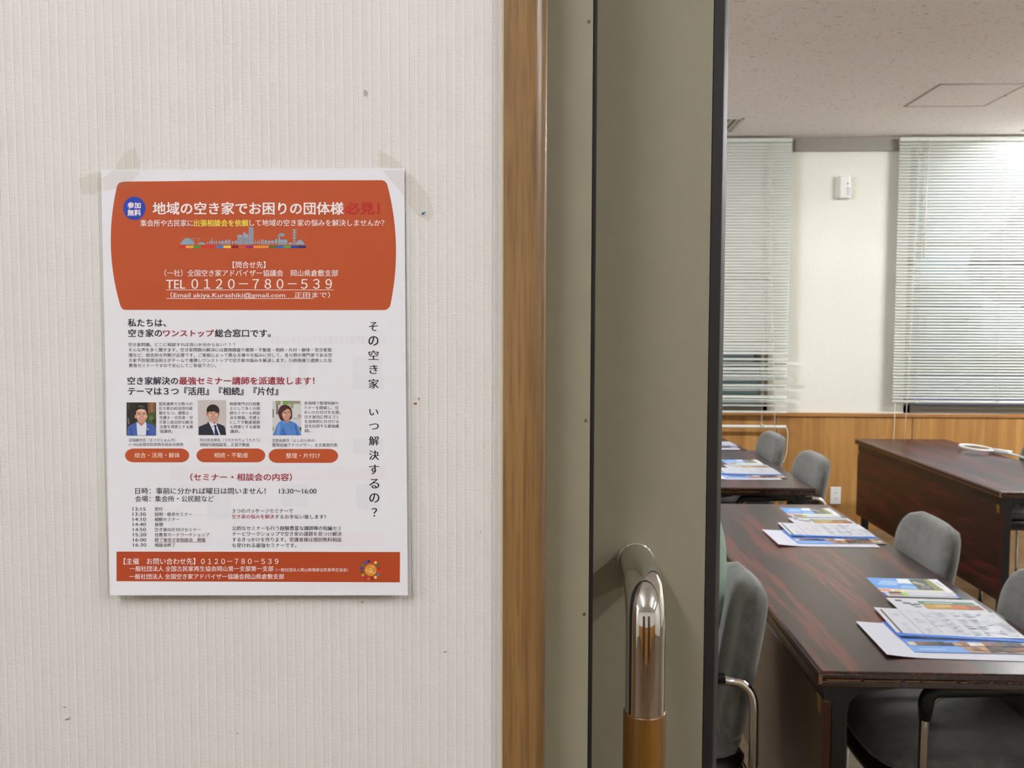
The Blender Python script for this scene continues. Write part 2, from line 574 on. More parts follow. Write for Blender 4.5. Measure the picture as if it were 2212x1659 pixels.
# pull handle: chrome elbows with a wooden grip
HX, HY = .0748, .688
hd = MB()
top = fillet([(HX, LEAF_Y - .002, 1.2255), (HX, HY, 1.2255), (HX, HY, 1.128)], .034, 10)
hd.tube(top, .0151, 28)
bot = fillet([(HX, LEAF_Y - .002, .62), (HX, HY, .62), (HX, HY, .72)], .034, 10)
hd.tube(bot, .0151, 28)
ph = hd.build('pull_handle', M_CHROME, door, smooth=True); ph['label'] = 'chrome pull handle with wooden grip'; auto_smooth(ph, 50)
hd = MB(); hd.tube([(HX, HY, .70), (HX, HY, 1.1295), (HX, HY, 1.1307), (HX, HY, 1.1312)], [.0163, .0163, .0160, .0150], 32)
auto_smooth(hd.build('grip', M_GRIP, ph), 50)
hd = MB()
for z in (1.2255, .62):
    hd.tube([(HX, LEAF_Y + .0005, z), (HX, LEAF_Y - .0012, z), (HX, LEAF_Y - .0016, z)], [.0157, .0157, .0152], 32)
auto_smooth(hd.build('rose', M_CHROME, ph), 40)

# marks on the wallpaper
def scuff(px, py, rx, ry, col, rot=0.0):
    c = on_plane(px, py, WY - .0006); k = WY / F_PX
    vs = [(c.x + k * (rx * math.cos(a) * math.cos(rot) - ry * math.sin(a) * math.sin(rot)) * (1 + .25 * math.sin(3 * a)), c.y,
           c.z + k * (rx * math.cos(a) * math.sin(rot) + ry * math.sin(a) * math.cos(rot)) * (1 + .2 * math.cos(2 * a))) for a in [2 * PI * i / 14 for i in range(14)]]
    return vs, tuple(range(14))
mk = MB()
for a in ((789, 201, 3.5, 8, 0), (783, 1301, 3, 2, 1), (897, 872, 4, 3, 2), (147, 1553, 7, 2.2, 1), (140, 1528, 3, 3, 3), (513, 1584, 3, 2, 3), (905, 862, 1.5, 4, 1), (962, 1408, 4, 1.6, 1), (1038, 1150, 1.5, 3, 3)):
    vs, f = scuff(a[0], a[1], a[2], a[3], 0, .35 if a[4] == 1 else 0)
    mk.add(vs, [f], a[4])
mk.build('scuff_mark', [flat((178, 172, 166), .8), flat((150, 140, 128), .8), flat((138, 104, 58), .8), flat((188, 178, 160), .8)], bpy.data.objects['wall_corridor'])

# ================================================================== POSTER
PY = WY - .0022                  # paper plane
P_TL, P_TR, P_BR, P_BL = (218, 367), (873, 363.5), (881, 1286), (238, 1286)
def lift(px, py):
    """How far the sheet stands off the wall: the lower edge, most of all its left corner, curls forward."""
    v = min(1, max(0, (py - 365) / 920)); u = min(1, max(0, (px - 228) / 648))
    return .0035 * v ** 3 + .004 * (v ** 6) * (1 - u) + .0012 * math.sin(PI * u) * math.sin(PI * v) + .0022 * (v ** 2) * u ** 6
def PP(px, py, layer=0):
    return on_plane(px, py, PY - lift(px, py) - .00007 * layer)

class Print:
    """Flat printed artwork in photo-measured poster coordinates, wrapped onto the sheet."""
    def __init__(s, layer=1):
        s.v, s.f, s.mi, s.mats, s.layer = [], [], [], [], layer
    def _m(s, c):
        m = c if not isinstance(c, tuple) else flat(c, .6, 0, .3, None, .012)
        if m not in s.mats:
            s.mats.append(m)
        return s.mats.index(m)
    def _add(s, vs, fs, c, dl):
        b = len(s.v); i = s._m(c)
        s.v += [PP(x, y, s.layer + dl) for x, y in vs]
        s.f += [tuple(k + b for k in f) for f in fs]; s.mi += [i] * len(fs)
    def poly(s, pts, c, dl=0):
        xs = [p[0] for p in pts]; ys = [p[1] for p in pts]
        if max(ys) - min(ys) < 45 and max(xs) - min(xs) < 45:
            s._add(pts, [tuple(range(len(pts)))], c, dl); return
        bm = bmesh.new()
        bm.faces.new([bm.verts.new((x, y, 0)) for x, y in pts])
        def cuts(a, b, step):
            k = math.ceil(a / step) * step
            while k < b:
                yield k; k += step
        for k in cuts(min(ys), max(ys), 30):
            bmesh.ops.bisect_plane(bm, geom=bm.verts[:] + bm.edges[:] + bm.faces[:], plane_co=(0, k, 0), plane_no=(0, 1, 0))
        for k in cuts(min(xs), max(xs), 60):
            bmesh.ops.bisect_plane(bm, geom=bm.verts[:] + bm.edges[:] + bm.faces[:], plane_co=(k, 0, 0), plane_no=(1, 0, 0))
        bm.verts.ensure_lookup_table(); bm.verts.index_update()
        s._add([(v.co.x, v.co.y) for v in bm.verts], [[v.index for v in f.verts] for f in bm.faces], c, dl)
        bm.free()
    def rect(s, x0, y0, x1, y1, c, dl=0):
        s.poly([(x0, y0), (x1, y0), (x1, y1), (x0, y1)], c, dl)
    def disc(s, x, y, rx, c, ry=None, dl=0, n=28, rot=0):
        ry = ry or rx
        s.poly([(x + rx * math.cos(2 * PI * k / n), y + ry * math.sin(2 * PI * k / n)) for k in range(n)], c, dl)
    def text(s, body, x0, y0, x1, y1, c, bold=0.0, dl=1, slant=0.0, serif=False):
        cu = bpy.data.curves.new('lettering', 'FONT')
        cu.body = body; cu.offset = min(bold, 0.0); cu.resolution_u = 3
        o = bpy.data.objects.new('lettering', cu); COL.objects.link(o)
        me = bpy.data.meshes.new_from_object(o)
        vs = [(v.co.x, v.co.y) for v in me.vertices]
        fs = [tuple(p.vertices) for p in me.polygons]
        COL.objects.unlink(o); bpy.data.objects.remove(o); bpy.data.curves.remove(cu); bpy.data.meshes.remove(me)
        ax, bx = min(v[0] for v in vs), max(v[0] for v in vs)
        ay, by = min(v[1] for v in vs), max(v[1] for v in vs)
        # heavier weights are printed as a few overlapping, slightly shifted impressions
        k = bold * (y1 - y0)
        shifts = [(0, 0)] if bold < .005 else [(-k * .7, 0), (k * .7, 0)] if bold < .015 else [(-k, 0), (0, 0), (k, 0)] if serif else [(-k, -k * .6), (k, -k * .6), (-k, k * .6), (k, k * .6)]
        for q, (dx, dy) in enumerate(shifts):
            out = []
            for x, y in vs:
                u, t = (x - ax) / (bx - ax), (y - ay) / (by - ay)
                out.append((x0 + u * (x1 - x0) + dx, y1 + t * (y0 - y1) + slant * (u - .5) + dy))
            s._add(out, fs, c, dl + .12 * q)
    def build(s, name, parent):
        return link(name, s.v, s.f, s.mats, parent, False, s.mi)

def ZA(x, y): return 200 + x / 3.0722, 340 + y / 3.0722
def ZB(x, y): return 220 + x / 3.2529, 670 + y / 3.2529
def ZC(x, y): return 220 + x / 3.2529, 980 + y / 3.2529
def T(p, Z, body, x0, x1, y0, y1, c, bold=0.0, slant=0.0):
    a = Z(x0, y0); b = Z(x1, y1)
    p.text(body, a[0], a[1], b[0], b[1], c, bold, 1, slant)

ORANGE = (176, 76, 36); ORANGE2 = (166, 64, 26); WHT = (244, 232, 230); BLK = (36, 34, 44); GRY = (98, 94, 102)
RED = (150, 34, 50); RED2 = (176, 30, 34); YEL = (232, 214, 84); SKYL = (150, 160, 172); BLUE = (36, 62, 160)

# the sheet
NX, NY = 14, 30
vs = []
for j in range(NY + 1):
    for i in range(NX + 1):
        u, t = i / NX, j / NY
        a = (P_TL[0] * (1 - u) + P_TR[0] * u, P_TL[1] * (1 - u) + P_TR[1] * u)
        b = (P_BL[0] * (1 - u) + P_BR[0] * u, P_BL[1] * (1 - u) + P_BR[1] * u)
        vs.append(PP(a[0] * (1 - t) + b[0] * t, a[1] * (1 - t) + b[1] * t))
fs = [(j * (NX + 1) + i, j * (NX + 1) + i + 1, (j + 1) * (NX + 1) + i + 1, (j + 1) * (NX + 1) + i) for j in range(NY) for i in range(NX)]
n0 = len(vs)
vs += [v + Vector((0, .00012, 0)) for v in vs]
fs += [tuple(k + n0 for k in f)[::-1] for f in fs]
rim = [i for i in range(NX)] + [j * (NX + 1) + NX for j in range(NY)] + [NY * (NX + 1) + i for i in range(NX, 0, -1)] + [j * (NX + 1) for j in range(NY, 0, -1)]
fs += [(rim[k], rim[(k + 1) % len(rim)], rim[(k + 1) % len(rim)] + n0, rim[k] + n0) for k in range(len(rim))]
poster = auto_smooth(link('paper_poster', vs, fs, M_PAPER, None, True), 40)
tag(poster, 'white paper poster with orange banner and Japanese lettering, taped to the ribbed wallpaper', 'poster')

# print showing faintly through from the back
p = Print(.35); G1 = (226, 225, 230); G2 = (231, 225, 229)
for a in (((1765, 325), (1975, 560), G1), ((1380, 330), (1445, 555), G1), ((1245, 335), (1330, 500), G1), ((1765, 905), (1980, 1010), G1)):
    q, r = ZB(*a[0]), ZB(*a[1]); p.rect(q[0], q[1], r[0], r[1], a[2])
for a in (((1260, 215), (1450, 370), G1), ((1790, 215), (1965, 395), G1), ((740, 300), (900, 460), G1), ((1350, 555), (1985, 650), G2), ((480, 90), (1985, 185), G2), ((380, 560), (770, 650), G2)):
    q, r = ZC(*a[0]), ZC(*a[1]); p.rect(q[0], q[1], r[0], r[1], a[2])
q, r = ZB(1180, 180), ZB(2000, 240)
p.text('各分野の専門家が空き家のアドバイスを行います', r[0], q[1], q[0], r[1], (223, 220, 226), .01, 0)
p.build('show_through_print', poster)

# orange barrel banner
def banner_outline():
    L, R = [], []
    def q(pts, n=10):
        out = []
        for k in range(len(pts) - 1):
            out += [(pts[k][0] + (pts[k + 1][0] - pts[k][0]) * t / n, pts[k][1] + (pts[k + 1][1] - pts[k][1]) * t / n) for t in range(n)]
        return out + [pts[-1]]
    # quadratic sides with softly rounded corners, in first zoom coordinates
    def side(x_top, x_mid, x_bot, y0, y1, n=26):
        return [((1 - t) ** 2 * x_top + 2 * t * (1 - t) * (2 * x_mid - (x_top + x_bot) / 2) + t * t * x_bot, y0 + (y1 - y0) * t) for t in [k / n for k in range(n + 1)]]
    lt = side(164, 121, 184, 185, 985)
    rt = side(1955, 2013, 1975, 178, 985)
    pts = [(203, 161), (900, 153), (1922, 151), (1942, 160)] + rt + [(1960, 1005), (1940, 1013), (900, 1013), (210, 1012), (196, 1004)] + lt[::-1] + [(178, 168)]
    return [ZA(*a) for a in pts]
p = Print(1)
p.poly(banner_outline(), ORANGE)
p.build('orange_banner', poster)
p = Print(2)
W5 = .022
T(p, ZA, '地域の空き家でお困りの団体様', 400, 1665, 297, 379, WHT, W5)
T(p, ZA, '必見！', 1677, 1904, 299, 377, RED2, W5)
p.build('headline_lettering', poster)
p = Print(2)
T(p, ZA, '集会所や古民家に', 318, 666, 413, 458, WHT, .012)
T(p, ZA, '出張相談会を依頼', 672, 1034, 413, 458, YEL, .022)
T(p, ZA, 'して地域の空き家の悩みを解決しませんか？', 1042, 1935, 412, 456, WHT, .012)
p.build('subtitle_lettering', poster)
p = Print(2)
T(p, ZA, '【問合せ先】', 930, 1147, 690, 735, WHT, .012)
T(p, ZA, '（一社）全国空き家アドバイザー協議会　岡山県倉敷支部', 478, 1628, 745, 790, WHT, .012)
T(p, ZA, 'TEL ０１２０－７８０－５３９', 488, 1588, 807, 872, WHT, .012)
T(p, ZA, '（Email akiya.Kurashiki@gmail.com　正田まで）', 517, 1575, 893, 938, WHT, .012)
for x0, x1, y in ((488, 1600, 879), (490, 1465, 937)):
    a, b = ZA(x0, y - 1.6), ZA(x1, y + 1.6); p.rect(a[0], a[1], b[0], b[1], WHT, 1)
p.build('contact_lettering', poster)
# scalloped badge
p = Print(2)
cx, cy = ZA(277, 338)
p.poly([(cx + (25.0 if k % 2 else 23.2) * math.cos(2 * PI * k / 60), cy + (26.2 if k % 2 else 24.4) * math.sin(2 * PI * k / 60)) for k in range(60)], BLUE)
T(p, ZA, '参加', 233, 318, 298, 338, WHT, .03)
T(p, ZA, '無料', 233, 320, 346, 388, WHT, .03)
p.build('badge', poster)['label'] = 'round blue scalloped badge'
# skyline drawing (coordinates of a 7.135x enlargement starting at 370, 480)
def ZS(x, y): return 370 + x / 7.135, 480 + y / 7.135
p = Print(2)
def sp(pts, c=SKYL): p.poly([ZS(*a) for a in pts], c)
def hill(x0, x1, yt, yb=345, n=14): sp([(x0 + (x1 - x0) * k / n, yb - (yb - yt) * math.sin(PI * k / n) ** .8) for k in range(n + 1)], (134, 158, 172))
hill(133, 365, 242); hill(410, 535, 305); hill(1800, 1875, 308); hill(1910, 2055, 272)
for bx, by in ((345, 258), (422, 258)):
    sp([(bx - 4, by), (bx + 4, by), (bx + 4, 345), (bx - 4, 345)])
    for a in (0.2, 2.3, 4.4):
        dx, dy = math.cos(a + 1.3) * 46, math.sin(a + 1.3) * 46
        nx, ny = -dy / 46 * 4, dx / 46 * 4
        sp([(bx + nx, by + ny), (bx + dx, by + dy), (bx - nx, by - ny)])
for x, y, wd in ((560, 300, 16), (598, 275, 14), (628, 238, 17), (665, 275, 13), (698, 268, 14), (1292, 262, 12), (1327, 275, 14), (1360, 252, 14)):
    sp([(x, y), (x + wd, 325), (x + 3, 325), (x + 3, 345), (x - 3, 345), (x - 3, 325), (x - wd, 325)])
for x, y, rx, ry in ((745, 312, 18, 24), (945, 312, 18, 22), (995, 308, 20, 28), (1560, 306, 24, 28), (1615, 295, 22, 40)):
    c = ZS(x, y); p.disc(c[0], c[1], rx / 7.135, (134, 158, 172), ry / 7.135, n=14)
    sp([(x - 3, y + ry - 6), (x + 3, y + ry - 6), (x + 3, 345), (x - 3, 345)])
for x0, x1, y in ((772, 808, 275), (820, 868, 268), (874, 912, 258), (1386, 1424, 258), (1434, 1482, 268), (1492, 1530, 272)):
    sp([((x0 + x1) / 2, y), (x1, y + 26), (x1, 345), (x0, 345), (x0, y + 26)])
    for k in range(2):
        c = ZS((x0 + x1) / 2 - 10, y + 44 + 24 * k), ZS((x0 + x1) / 2 + 10, y + 54 + 24 * k); p.rect(c[0][0], c[0][1], c[1][0], c[1][1], ORANGE, 1)
for pts in ([(1020, 195), (1100, 195), (1100, 345), (1020, 345)], [(1108, 150), (1150, 172), (1188, 195), (1188, 345), (1108, 345)], [(1195, 75), (1266, 75), (1266, 345), (1195, 345)]):
    sp(pts)
    x0, x1 = min(a[0] for a in pts) + 8, max(a[0] for a in pts) - 8
    y = 92 if x0 > 1195 else 240
    while y < 340:
        a, b = ZS(x0, y), ZS(x1, y + 7); p.rect(a[0], a[1], b[0], b[1], (104, 96, 96), 1)
        y += 27
sp([(1650, 235), (1675, 235), (1678, 275), (1700, 262), (1700, 275), (1726, 262), (1726, 275), (1752, 262), (1752, 275), (1788, 262), (1788, 345), (1648, 345)], (134, 158, 172))
for k in range(4):
    a, b = ZS(1664 + 28 * k, 314), ZS(1684 + 28 * k, 323); p.rect(a[0], a[1], b[0], b[1], ORANGE, 1)
for x, y, r in ((1668, 200, 20), (1695, 188, 24), (1722, 196, 24), (1655, 225, 10)):
    c = ZS(x, y); p.disc(c[0], c[1], r / 7.135, (134, 158, 172), n=14)
sp([(1886, 108), (1908, 108), (1914, 345), (1902, 345), (1897, 130), (1892, 345), (1880, 345)])
for y in (112, 150, 190, 235):
    sp([(1848, y), (1950, y), (1912, y + 14), (1886, y + 14)])
for y in (160, 200, 245, 285, 320):
    sp([(1885, y), (1909, y), (1910, y + 7), (1884, y + 7)])
bar = [(115, 222, (206, 40, 44)), (222, 342, (224, 166, 62)), (342, 458, (66, 140, 58)), (458, 690, (208, 44, 40)), (690, 802, (58, 120, 190)), (802, 920, (238, 196, 74)), (920, 1035, (128, 20, 40)),
       (1035, 1152, (204, 82, 58)), (1152, 1266, (156, 24, 104)), (1266, 1500, (224, 140, 54)), (1500, 1618, (74, 104, 44)), (1618, 1728, (34, 92, 170)), (1728, 1846, (74, 146, 62)), (1846, 1962, (26, 54, 140)), (1962, 2078, (30, 38, 104))]
for x0, x1, c in bar:
    a, b = ZS(x0, 361), ZS(x1, 398); p.rect(a[0], a[1], b[0], b[1], c)
p.build('skyline_drawing', poster)
# body text
p = Print(1)
T(p, ZB, '私たちは、', 183, 450, 61, 116, BLK, .02)
T(p, ZB, '空き家の', 186, 422, 134, 188, BLK, .02)
T(p, ZB, 'ワンストップ', 432, 785, 138, 186, RED, .024)
T(p, ZB, '総合窓口です。', 795, 1186, 134, 189, BLK, .02)
p.build('intro_lettering', poster)
p = Print(1)
for t, x0, x1, y0, y1 in (('空き家問題。どこに相談すれば良いか分からない？？？', 186, 935, 229, 255), ('そんな声を多く聞きます。空き家問題の解決には建物調査や建築・不動産・相続・片付・解体・空き家管', 188, 1614, 265, 292),
                          ('理など、総合的な判断が必要です。ご家庭によって異なる様々な悩みに対して、各分野の専門家である空', 188, 1616, 302, 329),
                          ('き家予防管理活用士がチームで連携しワンストップで空き家の悩みを解決します。行政後援で連携した住', 190, 1616, 339, 366), ('教育セミナーですので安心してご参加下さい。', 190, 803, 375, 402)):
    T(p, ZB, t, x0, x1, y0, y1, (84, 82, 90), .010)
p.build('body_lettering', poster)
p = Print(1)
T(p, ZB, '空き家解決の', 181, 535, 469, 523, BLK, .02)
T(p, ZB, '最強セミナー講師を派遣致します！', 543, 1493, 469, 523, RED, .022)
T(p, ZB, 'テーマは３つ『活用』『相続』『片付』', 184, 1238, 541, 597, BLK, .022)
p.build('theme_lettering', poster)
# lecturers
caps = [(400, 637, 645, ['官民連携での数々の', '空き家の利活用の経', '験をもつ。建築士・', '宅建士・古民家・空', 'き家と総合的な解決', '支援を得意とする最', '強講師。'], 32.2, 1.2),
        (898, 1110, 645, ['相続専門の行政書', '士として多くの相', '続セミナー＆相談', '会を開催。宅建士', 'として不動産業務', 'も得意とする最強', '講師。'], 32.3, .7),
        (1422, 1663, 640, ['各地域で整理収納セ', 'ミナーを開催し、住', 'まいの片付けを支援。', '空き家内に残るゴミ', 'を効率的に片付ける', '技を伝授する最強講', '師。'], 32.3, .6)]
names = [('正田順也氏（まさだじゅんや）', 190, 515, 900, 925, '(一社)全国古民家再生協会支部長', 190, 573, 932, 958),
         ('内川良太郎氏（うちかわりょうたろう）', 690, 1112, 900, 925, '相続円満相談室、正直不動産', 690, 1037, 932, 958),
         ('吉原由美氏（よしはらゆみ）', 1197, 1500, 902, 927, '整理収納アドバイザー、まま楽楽代表', 1197, 1655, 934, 960)]
for (x0, x1, y, lines, st, sl), nm in zip(caps, names):
    p = Print(1)
    full = max(len(l) for l in lines[:2])
    for k, l in enumerate(lines):
        xe = x1 if len(l) >= full else x0 + (x1 - x0) * (len(l) - .45) / full
        if l.endswith('。') and len(l) > full: xe = x1 + 14
        if l.endswith('・'): xe = x1 - 8
        T(p, ZB, l, x0 + sl * k, xe + sl * k * .6, y + st * k + 1, y + st * k + 25, GRY, .010)
    T(p, ZB, *nm[:5], GRY, .006)
    T(p, ZB, *nm[5:], GRY, .006)
    p.build('lecturer_caption', poster)
for (x0, x1, y0, y1), (t, a, b, c, d) in zip(((163, 614, 972, 1069), (665, 1148, 972, 1069), (1172, 1660, 975, 1073)), (('総合・活用・解体', 231, 548, 1001, 1037), ('相続・不動産', 788, 1027, 1001, 1037), ('整理・片付け', 1294, 1533, 1004, 1040))):
    p = Print(1)
    r = (y1 - y0) / 2 * 1.25; pts = []
    for k in range(25):
        an = -PI / 2 + PI * k / 24; pts.append(ZB(x1 - r + r * math.cos(an), (y0 + y1) / 2 + (y1 - y0) / 2 * math.sin(an)))
    for k in range(25):
        an = PI / 2 + PI * k / 24; pts.append(ZB(x0 + r + r * math.cos(an), (y0 + y1) / 2 + (y1 - y0) / 2 * math.sin(an)))
    p.poly(pts, (178, 78, 38))
    T(p, ZB, t, a, b, c, d, (248, 226, 212), .002)
    p.build('caption_pill', poster)
# portraits: three small printed photos
def portrait(org, sc, frame, shapes, label):
    p = Print(1)
    Z = lambda x, y: (org[0] + x / sc, org[1] + y / sc)
    fx0, fy0, fx1, fy1 = frame
    for sh in shapes:
        kind, c, dl = sh[0], sh[1], sh[2]
        if kind == 'p':
            pts = [(min(max(x, fx0), fx1), min(max(y, fy0), fy1)) for x, y in sh[3]]
            p.poly([Z(*a) for a in pts], c, dl)
        else:
            x, y, rx, ry = sh[3]
            q = Z(x, y); p.disc(q[0], q[1], rx / sc, c, ry / sc, dl, 24)
    o = p.build('portrait_photo', poster); o['label'] = label
SK = (206, 156, 132); SK2 = (186, 134, 110)
def R(x0, y0, x1, y1): return [(x0, y0), (x1, y0), (x1, y1), (x0, y1)]
portrait((265, 855), 14.27, (118, 203, 1030, 1222), [
    ('p', (46, 38, 34), 0, R(118, 203, 1030, 1222)), ('p', (122, 84, 58), 1, R(770, 203, 1010, 560)), ('p', (146, 104, 74), 1.5, R(860, 210, 930, 540)),
    ('p', (70, 70, 40), 1.2, [(140, 260), (220, 230), (210, 420), (150, 430)]), ('p', (110, 106, 104), 1.2, [(150, 690), (190, 680), (215, 860), (160, 890)]),
    ('p', (68, 84, 40), 2, [(760, 600), (880, 500), (1010, 520), (1025, 930), (800, 830), (720, 780)]), ('p', (92, 108, 56), 2.5, [(800, 660), (900, 600), (960, 700), (860, 760)]), ('p', (42, 54, 30), 2.5, [(900, 760), (1010, 700), (1020, 860), (930, 850)]),
    ('p', (70, 96, 160), 3, [(140, 1222), (150, 960), (240, 900), (430, 810), (700, 790), (820, 850), (960, 910), (1020, 980), (1030, 1222)]),
    ('p', (222, 222, 232), 4, [(430, 800), (570, 930), (710, 790), (735, 900), (715, 1222), (455, 1222), (430, 900)]),
    ('p', SK2, 5, [(450, 760), (700, 760), (680, 830), (590, 930), (480, 830)]),
    ('p', (52, 80, 142), 5, [(220, 1000), (260, 985), (330, 1222), (250, 1222)]), ('p', (56, 82, 144), 5, [(860, 960), (800, 1222), (740, 1222), (730, 1000)]),
    ('e', (32, 26, 24), 5, (585, 440, 180, 150)), ('p', (32, 26, 24), 5, [(410, 430), (440, 600), (400, 600)]), ('p', (32, 26, 24), 5, [(720, 400), (770, 480), (765, 580), (720, 560)]),
    ('e', SK, 5.5, (398, 640, 24, 60)), ('e', SK, 5.5, (742, 640, 20, 60)),
    ('p', SK, 6, [(415, 480), (470, 420), (590, 400), (700, 430), (735, 520), (745, 640), (720, 740), (650, 815), (570, 830), (490, 790), (430, 700), (412, 600)]),
    ('p', (228, 184, 160), 7, [(460, 440), (580, 415), (690, 450), (660, 500), (500, 505)]), ('e', (224, 178, 156), 7, (490, 640, 46, 36)), ('e', (224, 178, 156), 7, (690, 630, 40, 36)),
    ('p', (46, 34, 30), 8, [(465, 535), (530, 515), (545, 530), (475, 548)]), ('p', (46, 34, 30), 8, [(625, 530), (680, 520), (700, 535), (630, 545)]),
    ('p', (120, 84, 70), 8, [(480, 575), (545, 565), (545, 582), (485, 590)]), ('p', (120, 84, 70), 8, [(620, 570), (690, 565), (690, 580), (625, 585)]),
    ('e', (190, 130, 108), 8, (588, 650, 34, 18)), ('p', (168, 84, 76), 8, [(510, 680), (590, 715), (660, 680), (640, 735), (590, 755), (535, 735)]), ('p', (240, 226, 220), 9, [(528, 697), (590, 718), (650, 692), (636, 716), (590, 736), (545, 720)]),
    ('p', (96, 88, 86), 8, [(470, 330), (560, 300), (640, 320), (690, 390), (600, 345), (500, 360)]),
    ('p', (236, 238, 246), 8, [(748, 995), (768, 1000), (775, 1050), (752, 1045)]), ('p', (236, 238, 246), 8, [(800, 1010), (818, 1008), (800, 1062), (786, 1055)]),
], 'printed photo of a man in blue jacket and white shirt')
portrait((420, 855), 17.46, (135, 165, 1195, 1478), [
    ('p', (198, 188, 184), 0, R(135, 165, 1195, 1478)), ('p', (38, 40, 52), 2, [(160, 1478), (160, 1170), (330, 1100), (480, 1040), (520, 965), (680, 1300), (840, 1040), (1000, 1085), (1125, 1140), (1165, 1250), (1190, 1478)]),
    ('p', (226, 226, 236), 3, [(530, 960), (690, 1000), (820, 1010), (860, 1140), (980, 1478), (755, 1478), (640, 1180)]),
    ('p', SK2, 4, [(560, 900), (815, 900), (805, 1010), (760, 1090), (680, 1010), (590, 980)]),
    ('p', (44, 44, 92), 5, [(720, 1120), (770, 1100), (830, 1110), (845, 1140), (815, 1180), (925, 1478), (765, 1478), (758, 1180)]),
    ('e', SK2, 4.5, (470, 690, 34, 62)), ('e', SK2, 4.5, (905, 700, 24, 60)),
    ('e', (40, 32, 30), 5, (698, 540, 236, 218)), ('p', (40, 32, 30), 5, [(462, 540), (520, 540), (520, 690), (490, 650)]), ('p', (40, 32, 30), 5, [(870, 560), (932, 520), (925, 620), (900, 690)]),
    ('p', SK, 6, [(510, 640), (560, 585), (690, 570), (830, 600), (890, 650), (895, 740), (860, 870), (790, 965), (710, 1000), (640, 985), (570, 920), (525, 800)]),
    ('p', (40, 32, 30), 7, [(500, 560), (900, 560), (890, 640), (760, 600), (700, 575), (660, 605), (560, 590), (510, 650)]),
    ('p', (228, 186, 166), 7, [(550, 690), (640, 700), (630, 770), (560, 770)]), ('p', (228, 186, 166), 7, [(770, 690), (860, 690), (850, 770), (780, 770)]),
    ('p', (70, 46, 40), 8, [(600, 650), (670, 645), (670, 662), (605, 668)]), ('p', (70, 46, 40), 8, [(765, 650), (840, 650), (835, 664), (768, 664)]),
    ('p', SK2, 8, [(690, 690), (735, 690), (755, 770), (680, 775)]), ('p', (150, 80, 72), 8, [(625, 820), (710, 815), (800, 825), (780, 870), (710, 890), (650, 865)]), ('p', (240, 228, 222), 9, [(645, 830), (785, 832), (765, 855), (710, 862), (660, 852)]),
    ('p', (66, 60, 62), 3.5, [(650, 1165), (715, 1160), (700, 1180), (665, 1185)]),
], 'printed photo of a young man in dark suit and tie')
portrait((580, 855), 17.46, (150, 190, 1235, 1482), [
    ('p', (208, 205, 204), 0, R(150, 190, 1235, 1482)), ('p', (150, 150, 116), 1, R(265, 190, 450, 330)), ('p', (128, 118, 112), 1, R(285, 330, 365, 700)), ('p', (120, 160, 70), 1, R(535, 190, 760, 330)),
    ('p', (150, 144, 124), 1, R(760, 190, 1190, 300)), ('p', (160, 158, 124), 1.5, [(800, 290), (960, 290), (930, 460), (850, 480)]), ('p', (130, 122, 118), 1, R(150, 500, 200, 820)), ('p', (178, 160, 156), 1, R(1100, 700, 1230, 830)), ('p', (188, 196, 184), 1, R(900, 820, 1100, 880)),
    ('p', (60, 92, 60), 2, [(1160, 1180), (1235, 1180), (1235, 1360), (1190, 1300)]), ('p', (150, 170, 110), 2, [(150, 1170), (215, 1170), (200, 1320), (160, 1330)]),
    ('p', (84, 130, 196), 3, [(160, 1482), (230, 1320), (300, 1140), (400, 980), (560, 940), (860, 960), (1040, 1040), (1130, 1160), (1170, 1300), (1235, 1482)]),
    ('p', (62, 104, 172), 4, [(440, 1482), (480, 1300), (560, 1180), (690, 1482)]), ('p', (104, 150, 212), 4, [(300, 1482), (330, 1200), (400, 1060), (460, 1020), (400, 1482)]), ('p', (60, 96, 164), 4, [(800, 1060), (920, 1300), (840, 1200)]), ('p', (66, 100, 166), 4, [(960, 1080), (1040, 1090), (1140, 1482), (1060, 1482)]),
    ('p', (74, 38, 40), 5, [(360, 640), (380, 520), (450, 400), (540, 345), (650, 332), (760, 370), (840, 460), (885, 600), (885, 800), (850, 870), (780, 900), (560, 940), (480, 940), (410, 830)]),
    ('p', SK2, 6, [(540, 830), (780, 850), (770, 960), (760, 1040), (680, 1000), (620, 950)]),
    ('p', (198, 150, 128), 7, [(505, 660), (560, 560), (690, 470), (790, 520), (840, 600), (845, 720), (800, 840), (710, 905), (620, 890), (540, 830), (512, 740)]),
    ('p', (74, 38, 40), 8, [(500, 640), (540, 520), (640, 430), (730, 440), (690, 500), (590, 560), (540, 620)]),
    ('p', (222, 176, 152), 8, [(540, 690), (630, 690), (620, 770), (560, 780)]), ('p', (216, 168, 146), 8, [(760, 690), (820, 680), (815, 750), (770, 760)]),
    ('p', (96, 60, 54), 9, [(590, 625), (660, 618), (665, 640), (600, 645)]), ('p', (96, 60, 54), 9, [(745, 605), (820, 600), (820, 620), (750, 625)]), ('p', (110, 78, 70), 8.5, [(540, 640), (680, 655), (680, 662), (540, 648)]),
    ('p', (166, 84, 72), 9, [(640, 780), (710, 765), (775, 765), (745, 810), (690, 820)]), ('p', (236, 214, 204), 10, [(658, 784), (755, 772), (735, 792), (690, 798)]),
    ('p', (104, 152, 216), 6.5, [(450, 950), (540, 945), (670, 985), (630, 1045), (520, 1010)]), ('p', (80, 116, 186), 6.5, [(770, 950), (860, 985), (800, 1045)]),
], 'printed photo of a woman with glasses in a blue blouse')
